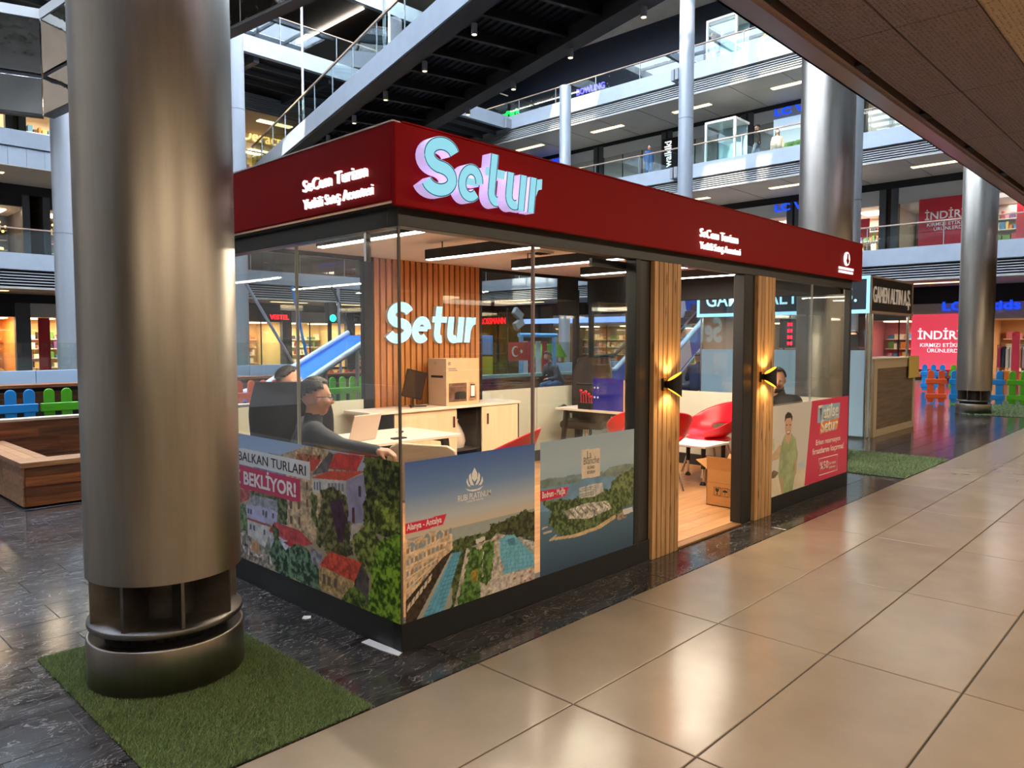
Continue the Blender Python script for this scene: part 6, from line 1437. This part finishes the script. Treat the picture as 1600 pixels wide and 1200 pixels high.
# ------------------------------------------------------------------ gold counter booth
G = thing('sales_booth', 'glazed gold dealer booth with black sign box and wood counter', 'booth', (11.7, 2.6, 0))
MB().box((10.33, 1.15, 2.08), (12.5, 1.2, 2.63)).build('sign_box', M['black_frame'], G); MB().box((10.33, 1.2, 2.08), (10.38, 4.25, 2.63)).build('sign_box', M['grey_dark'], G); MB().box((10.38, 1.2, 2.60), (12.5, 4.25, 2.63)).build('sign_lid', M['dark'], G)
tanf = mat('sign frame tan', '#b59a84', .4); blf = mat('lit blue frame', '#a8d8f0', .4, emit=('#8fd0f0', .9))
for a, b in (((10.31, 1.135, 2.05), (12.52, 1.15, 2.09)), ((10.31, 1.135, 2.62), (12.52, 1.15, 2.65)), ((12.49, 1.135, 2.05), (12.52, 1.15, 2.65)), ((10.33, 1.135, 2.05), (10.36, 1.15, 2.65))): MB().box(a, b).build('sign_frame', tanf, G)
for a, b in (((10.315, 1.2, 2.05), (10.33, 4.25, 2.11)), ((10.315, 1.2, 2.60), (10.33, 4.25, 2.65)), ((10.315, 1.16, 2.05), (10.33, 1.21, 2.65)), ((10.315, 4.2, 2.05), (10.33, 4.25, 2.65))): MB().box(a, b).build('sign_frame', blf, G)
text('GAMEN ALTIN A.Ş.', (10.44, 1.149, 2.23), (1, 0, 0), Z0, .27, 1.95, .012, mat('sign cream', '#cdbba8', .4, emit=('#cdbba8', .25)), G, .0, 'sign_lettering')
text('GAMEN ALTIN A.Ş.', (10.329, 4.06, 2.24), (0, -1, 0), Z0, .26, 2.7, .012, M['cyan_lit'], G, .004, 'sign_lettering')
MB().box((10.72, 1.22, 0), (12.95, 1.7, 1.28)).build('counter', mat('counter carcass', '#d5cfc4', .5), G); fo = mat('pale oak frame', '#cbb593', .45); wn = wood('walnut panel', '#6f5b48', '#8c7661', 0, 1.4, .5, .05)
for a, b in (((10.72, 1.18, .0), (10.86, 1.22, 1.28)), ((12.85, 1.18, 0), (12.95, 1.22, 1.28)), ((10.86, 1.18, 1.14), (12.85, 1.22, 1.28)), ((10.86, 1.18, 0), (12.85, 1.22, .12))): MB().box(a, b).build('frame_board', fo, G, .003)
MB().box((10.86, 1.195, .12), (12.85, 1.22, 1.14)).build('front_panel', wn, G); MB().box((10.68, 1.16, 1.28), (13.0, 1.75, 1.31)).build('countertop', fo, G, .004)
for (x, y) in ((10.42, 1.22), (10.62, 1.22), (12.55, 1.22), (10.42, 4.2), (12.9, 4.2)): MB().cyl((x, y, 0), (x, y, 2.1), .025, n=10).build('post', M['chrome'], G)
for (y0, y1) in ((1.24, 2.2), (2.22, 3.2), (3.22, 4.2)):
    MB().box((10.40, y0, .04), (10.41, y1, 1.45)).build('frosted_pane', M['frost_blue'], G); MB().box((10.40, y0, 1.45), (10.41, y1, 2.08)).build('pane', M['glass_shop'], G)
MB().box((10.45, 1.215, .02), (10.6, 1.225, 2.05)).build('pane', M['frost_blue'], G); MB().box((10.66, 1.22, 1.32), (12.5, 1.23, 2.05)).build('pane', M['glass_shop'], G)
MB().box((10.5, 4.2, 0), (12.95, 4.25, 2.08)).build('back_panel', mat('booth back', '#a58b78', .5), G)
for z in (.1, 1.0, 1.9): MB().cyl((10.43, 1.205, z), (10.43, 1.23, z), .03, n=12).build('glass_fixing', M['chrome'], G)
MB().box((11.0, 1.8, 1.3), (11.7, 1.83, 1.72)).build('screen_back', M['grey_dark'], G)
yl_ = mat('yellow notice', '#e8c766', .6); tag(MB().box((12.44, 1.14, .93), (13.02, 1.155, 1.33)).build('paper_notice', yl_), 'yellow paper notice taped at the corner of the gold counter', 'notice')
t = thing('rate_display', 'red led exchange rate display inside the gold booth', 'display', (10.46, 2.2, 1.65)); MB().box((10.46, 1.6, 1.48), (10.5, 2.7, 1.98)).build('panel', M['dark'], t); g = MB(); rled = mat('red digits', '#ff2030', .4, emit=('#ff1838', 3))
for r_ in range(4):
    for c_ in range(4):
        y = 1.75 + .24 * c_ ; z = 1.53 + .11 * r_
        g.box((10.452, y, z), (10.46, y + .035, z + .06)); g.box((10.452, y + .05, z), (10.46, y + .085, z + .06))
g.build('digits', rled, t, kind='stuff')
area('booth_light', (11.6, 2.6, 2.05), 1.6, 1.6, 45, (1, .9, .78))

# ------------------------------------------------------------------ signs and posters on the facades
blue_lit = mat('blue lit letters', '#2060ff', .4, emit=('#1046e8', .8)); vio = mat('violet neon', '#7a6bff', .4, emit=('#6a5cff', 2.2)); grn = mat('green neon', '#20ff60', .4, emit=('#18e050', 2.0)); pnk = mat('magenta neon', '#ff40ff', .4, emit=('#d030e8', 1.8)); redl = mat('red lit letters', '#ff2030', .4, emit=('#ff1428', 1.1)); warml = mat('warm outline letters', '#ffe2a0', .4, emit=('#ffcf7a', 1.6))
RX = (0, -1, 0)
def wsign(nm, label, body, pos, xdir, h, wdt, m, bold=.02, depth=.06, shear=0, updir=Z0):
    t = thing(nm, label, 'sign', pos); text(body, pos, xdir, updir, h, wdt, depth, m, t, bold, 'lettering', shear=shear); return t
wsign('shop_sign', 'blue shop wordmark on the second gallery, cut off by the steel column', 'LC WAIKIKI', (XS - .03, 12.85, 12.22), RX, .32, 3.6, blue_lit)
wsign('shop_sign', 'blue shop wordmark on the first gallery just above the red kiosk roof', 'LC WAIKIKI', (XS - .03, 12.75, 7.74), RX, .34, 3.4, blue_lit)
wsign('shop_sign', 'distant blue shop wordmark behind a slim column on the second gallery', 'LC WAIKIKI', (XS - .03, 28.8, 12.15), RX, .34, 3.4, blue_lit)
wsign('shop_sign', 'chunky blue childrens shop wordmark behind the far steel column', 'LCW kids', (XS - .03, 5.5, 2.86), RX, .36, 2.7, blue_lit, .022)
wsign('shop_sign', 'vertical white wordmark on a black panel, second gallery', 'waikiki', (XS - .08, 18.45, 10.75), Z0, .42, 1.35, M['white_lit'], .02, .02, 0, (0, 1, 0))
tag(MB().box((XS - .06, 17.5, 9.7), (XS - .03, 19.0, 12.25)).build('black_panel', M['dark']), 'black panel behind the vertical white wordmark', 'panel')
wsign('neon_sign', 'purple neon bowling word on the top gallery', 'BOWLING', (XS - .002, 24.85, 15.85), RX, .34, 2.0, vio, .015)
wsign('neon_sign', 'green neon park word on the top gallery', 'JoyPark', (XS - .002, 31.4, 15.8), RX, .34, 2.0, grn, .015)
wsign('neon_sign', 'magenta neon word left of the green neon word', 'Joy', (XS - .002, 33.8, 15.7), RX, .34, 1.2, pnk, .02)
o = MB()
for k in range(26): o.ell((XS - .036, 14.5 + rnd.uniform(0, 14), rnd.uniform(15.0, 16.6)), .03, nu=6, nv=4)
tag(o.build('light_dots', M['ink_white'], kind='stuff'), 'scattered tiny light dots on the dark top gallery wall', 'lights')
wsign('shop_sign', 'red lit drugstore wordmark behind the floodlight pole', 'ROSSMANN', (XS - .05, 32.9, 2.72), RX, .42, 2.3, redl, .0)
wsign('shop_sign', 'small red lit electronics wordmark through the left kiosk glass', 'VESTEL', (18.05, YS - .05, 2.8), X0, .26, 1.15, redl, .04)
wsign('shop_sign', 'dark serif letters on a cream band beside the slat wall', 'EN', (23.4, YS - .05, 2.75), X0, .4, .9, M['ink_black'], .01)
wsign('shop_sign', 'warm outlined script shop name beyond the bridge handrail', 'DeFacto', (16.7, YS - .05, 12.2), X0, .62, 2.6, warml, .0)
wsign('shop_sign', 'orange lit script on the confectionery window, far left', 'Gülseven', (5.2, YS - .08, 2.0), X0, .3, 1.3, mat('orange lit', '#ff9a20', .4, emit=('#ff8a10', 2)), .03) if 0 else None
tag(MB().box((7.05, YS - .09, .02), (7.5, YS - .045, 2.62)).build('banner', mat('banner red', '#b8141e', .5)), 'tall red vertical banner on a left ground floor shop', 'banner')
tag(MB().box((XS - .06, 20.6, 2.68), (XS - .02, 29.0, 2.98)).build('light_band', mat('blue white band', '#a8c8ff', .4, emit=('#7ea6f2', 1.2))), 'long pale blue lit band over the far right shops', 'light band')
def sale_poster(label, y0, z0, wd, ht, x=XS - .04, ink='ink_white'):
    t = thing('sale_poster', label, 'poster', (x, y0, z0)); MB().box((x, y0 - wd, z0), (x + .03, y0, z0 + ht)).build('sheet', mat('sale red', '#c41f30', .5) if 'sale red' not in bpy.data.materials else bpy.data.materials['sale red'], t)
    text('İNDİRİM', (x - .001, y0 - wd * .10, z0 + ht * .55), RX, Z0, wd * .14, wd * .8, .004, M[ink], t, .018, 'sale_word')
    text('KIRMIZI ETİKETLİ', (x - .001, y0 - wd * .14, z0 + ht * .41), RX, Z0, wd * .062, wd * .72, .004, M[ink], t, .004, 'sale_line'); text('ÜRÜNLERDE', (x - .001, y0 - wd * .25, z0 + ht * .31), RX, Z0, wd * .062, wd * .5, .004, M[ink], t, .004, 'sale_line')
    return t
sale_poster('red sale poster on the first gallery, partly behind the far steel column', 6.5, 5.55, 2.3, 1.95)
sale_poster('red sale poster on the first gallery at the right picture edge', 3.05, 5.55, 2.3, 1.95)
sale_poster('glowing pink sale screen on the ground floor left of the far steel column', 6.65, .42, 2.5, 2.3, ink='white_lit')
pk_ = mat('sale screen', '#e2586a', .5, emit=('#f0485c', .55)); [k_ for c in bpy.data.objects if c.name == 'sale_poster.002' for k_ in c.children if k_.name.startswith('sheet')][0].data.materials[0] = pk_
t = thing('red_screen', 'small red screen over a counter sign beside the column, first gallery', 'screen', (XS + .2, 8.9, 6.5)); MB().box((XS - .05, 8.45, 6.15), (XS - .02, 8.9, 6.95)).build('panel', bpy.data.materials['sale red'], t); text('CASH POINT', (XS - .05, 9.5, 5.85), RX, Z0, .2, 1.5, .01, M['ink_white'], t, .015, 'counter_line')
bp = Print([(0, 0), (100, 0), (100, 100), (0, 100)], 2.6, 2.2, .03, '#cfe0ea'); bp.grad([(-1, -1), (101, -1), (101, 55), (-1, 55)], [(0, '#9fc4e6'), (50, '#e3edf2')]); bp.foliage([(50, 10), (101, -5), (101, 60), (60, 55)], '#3a4a34', '#8aa078', 4, 3, 2); bp.poly([(0, 55), (100, 48), (101, 101), (-1, 101)], '#5f8a3f', .3, 5, 4); bp.poly([(0, 78), (101, 60), (101, 80), (0, 92)], '#c9d3cf', .1, 5, 5); bp.poly([(60, 70), (72, 50), (82, 55), (85, 90), (62, 95)], '#d9c0a4', .2, 4, 6)
t = thing('wall_poster', 'bright outdoor photo poster under the blue wordmark, second gallery', 'poster', (XS, 12.9, 9.9)); bp.build('print', (XS - .05, 12.9, 9.85), RX, Z0, t, M['print_glow']); MB().box((XS - .045, 10.3, 9.85), (XS - .02, 12.9, 12.05)).build('board', M['white'], t)
tag(MB().box((30.0, 12.0, 14.1), (30.06, 12.6, 14.2)).build('rainbow_slide_foot', M['fence_orange']), 'small orange bumper block on the top gallery', 'play block') if 0 else None
t = thing('rainbow_slide', 'yellow and green striped inflatable slide on the top gallery', 'slide', (29.8, 12, 14.1))
for k, c_ in enumerate(('play yellow', 'fence green', 'slide white')): MB().tube([(29.6 + .12 * k, 12.9, 14.15), (29.6 + .12 * k, 12.2, 14.9), (29.6 + .12 * k, 11.2, 15.5)], .12, 10).build('stripe', bpy.data.materials[c_], t)
for i, (y, z, lb) in enumerate(((13.5, 14.1, 'white glazed corner cabin on the top gallery'), (13.5, 9.62, 'white glazed lift cabin on the second gallery'))):
    t = thing('lift_cabin', lb, 'cabin', (29.2, y, z)); MB().box((28.6, y - .5, z), (28.62, y + .9, z + 1.75)).build('pane', M['glass_green'], t); MB().box((29.8, y - .5, z), (29.84, y + .9, z + 1.75)).build('pane', M['frost_blue'], t); MB().box((28.58, y - .55, z + 1.75), (29.9, y + .95, z + 1.85)).build('top', M['white'], t); MB().box((28.58, y - .55, z), (28.68, y - .45, z + 1.75)).box((28.58, y + .85, z), (28.68, y + .95, z + 1.75)).build('frame', M['white'], t)
for i, (y, z) in enumerate(((15.4, 4.55), (15.4, 9.05), (15.4, 13.45), (7.5, 4.55), (26.2, 13.4))): tag(MB().box((XR - .4, y, z), (XR, y + .16, z + .5)).box((XR - .35, y + .25, z), (XR, y + .4, z + .5)).build('steel_bracket', M['grey']), ('grey steel bracket on the first gallery edge by the slim column', 'grey steel bracket on the second gallery edge by the slim column', 'grey steel bracket on the top gallery edge by the slim column', 'grey steel bracket on the first gallery edge above the kiosk corner', 'grey steel bracket on the far top gallery edge')[i], 'bracket')

# children's shop contents at far right
r = random.Random(9); cl_m = [mat('garment %d' % i, h, .8) for i, h in enumerate(('#d98a52', '#c9a06a', '#e0c9a4', '#b8343c', '#2f2f36', '#d8b0a0'))]
for k in range(3):
    y = 3.3 - 1.7 * k; x = XS - 1.2 - .5 * k; t = thing('clothes_rack', ('clothes rack with tan garments right of the far column', 'clothes rack in the middle of the childrens shop', 'clothes rack at the right picture edge')[k], 'clothes rack', (x, y, 0))
    MB().tube([(x, y, 0), (x, y, 1.45), (x, y - 1.2, 1.45), (x, y - 1.2, 0)], .02, 8).build('frame', M['chrome'], t)
    for j in range(8):
        yy = y - .1 - .13 * j; MB().loft([[(x - .06, yy - .04, 1.40), (x + .06, yy - .04, 1.40), (x + .06, yy + .04, 1.40), (x - .06, yy + .04, 1.40)], [(x - .24, yy - .05, 1.28), (x + .24, yy - .05, 1.28), (x + .24, yy + .05, 1.28), (x - .24, yy + .05, 1.28)], [(x - .2, yy - .05, .6), (x + .2, yy - .05, .6), (x + .2, yy + .05, .6), (x - .2, yy + .05, .6)]], smooth=False).build('garment', cl_m[r.randrange(6)], t)
for k, (y, lb) in enumerate(((2.55, 'red upright sale post at the childrens shop'), (.9, 'second red upright sale post at the right picture edge'))): tag(MB().box((XS - 2.2, y - .12, .0), (XS - 2.1, y + .12, 1.9)).build('sale_post', bpy.data.materials['sale red'], None, .01), lb, 'post')

# ------------------------------------------------------------------ other people
brown = mat('brown jacket', '#4a3a30', .8); bluej = mat('blue jacket', '#3f5f8a', .8); gjean = mat('grey jeans', '#8a959c', .8); navyj = mat('navy jacket', '#2f3848', .8, bump=(10, .3)); pinkj = mat('pink quilted jacket', '#b8204c', .6, bump=(9, .6, .05)); greyk = mat('grey knit', '#4c5458', .85); greenj = mat('green jacket', '#4d5c48', .8)
make_person('person', 'person in grey top and jeans sitting sideways on the board bench', (11.85, 8.95, 0), math.radians(172), sit(lean=.22, seat=.44, look=(1, .1, -.3)), dict(top=greyk, legs=M['denim']), .024)
make_person('person', 'man in cap and navy jacket seated with his back to the entrance', (12.9, 5.65, 0), math.radians(38), sit(lean=.10, seat=.46, bulk=1.1, head=(.17, 0, 1.2)), dict(top=navyj, legs=pants_dk, hair=mat('cap cloth', '#3a3532', .8)), .022, 'cap')
make_person('person', 'bespectacled dark haired man in black standing behind the gold counter', (12.15, 2.05, .08), math.radians(-140), stand(), dict(top=M['shirt_black'], legs=pants_dk), .018, 'short', spectacles)
make_person('person', 'person walking in brown jacket and grey jeans on the second gallery', (29.7, 12.45, 9.52), math.radians(100), stand(**WALK), dict(top=brown, legs=gjean), .028)
make_person('person', 'person in blue jacket standing at the rail on the second gallery', (29.3, 17.9, 9.52), math.radians(-120), stand(), dict(top=bluej, legs=M['denim']), .028)
make_person('person', 'person in cream coat by the photo poster on the second gallery', (29.6, 11.5, 9.1), math.radians(-150), stand(), dict(top=mat('cream coat', '#cfb9a0', .8), legs=pants_dk), .028, 'long')
make_person('person', 'person in pink and white on the top gallery by the neon dots', (29.4, 14.6, 14.0), math.radians(-160), stand(), dict(top=mat('pale pink top', '#c9a8b0', .8), legs=mat('pale trousers', '#cfc9c9', .8)), .03, 'long')
make_person('person', 'person in white robe on the left first gallery behind the rail', (8.05, 31.6, 4.9), math.radians(-60), stand(), dict(top=M['white_cloth'], legs=M['white_cloth']), .03)
make_person('person', 'person in pink quilted jacket sitting on the bench at the left picture edge', (-.40, 7.0, 0), math.radians(180), sit(lean=.05, seat=.45), dict(top=pinkj, legs=M['denim']), .018, 'long')

# ------------------------------------------------------------------ shops across the corridor (seen mirrored in the kiosk glass)
struct('floor.002', MB().box((-14, -13, -.3), (40, -9.5, -.002)), M['tile']); struct('ceiling.010', MB().box((-14, -13, 3.6), (40, -9.5, 4.2)), M['dark']); struct('wall_right.001', MB().box((39.7, -13, 0), (40, -9, 5)).box((36.3, -9.6, 0), (40, -9.4, 5)), mat('end wall', '#8d8377', .6)); struct('wall_near.003', MB().box((-14, -13.2, 0), (40, -13, 21)), M['grey_dark'])
for i, (wc, pw, lb) in enumerate((('#6b5a48', 40, 'dim shop bay across the corridor, behind the camera'), ('#4e4a55', 25, 'dark toy shop bay across the corridor'), ('#a8885a', 90, 'warm shop bay across the corridor'), ('#7a7684', 50, 'cool grey shop bay across the corridor'), ('#c8a830', 90, 'yellow shop bay across the corridor'), ('#8a7a66', 70, 'plain shop bay across the corridor'), ('#6a6670', 40, 'grey shop bay far along the corridor'), ('#8c6a5a', 50, 'brown shop bay at the corridor end'))):
    x = -8.5 + 5.6 * i; shopfront('storefront', lb, (x + 5.6, -9.5, 0), (-1, 0, 0), (0, -1, 0), 5.6, 3.6, wallc=wc, band='dark' if i % 2 else 'grey_dark', seed=90 + i, ents=3, sign_h=.9)
    area_in((x + 5.6, -9.5, 0), (-1, 0, 0), (0, -1, 0), 5.6, 2.6, 3.4, pw, (1, .85, .65))
make_person('person', 'woman in green jacket looking at a phone across the corridor', (17.6, -7.2, 0), math.radians(165), stand(elR=(.12, -.2, 1.12), haR=(.3, -.08, 1.2), elL=(.12, .2, 1.12), haL=(.3, .08, 1.2), look=(1, 0, -.35)), dict(top=greenj, legs=pants_dk), .024, 'long')
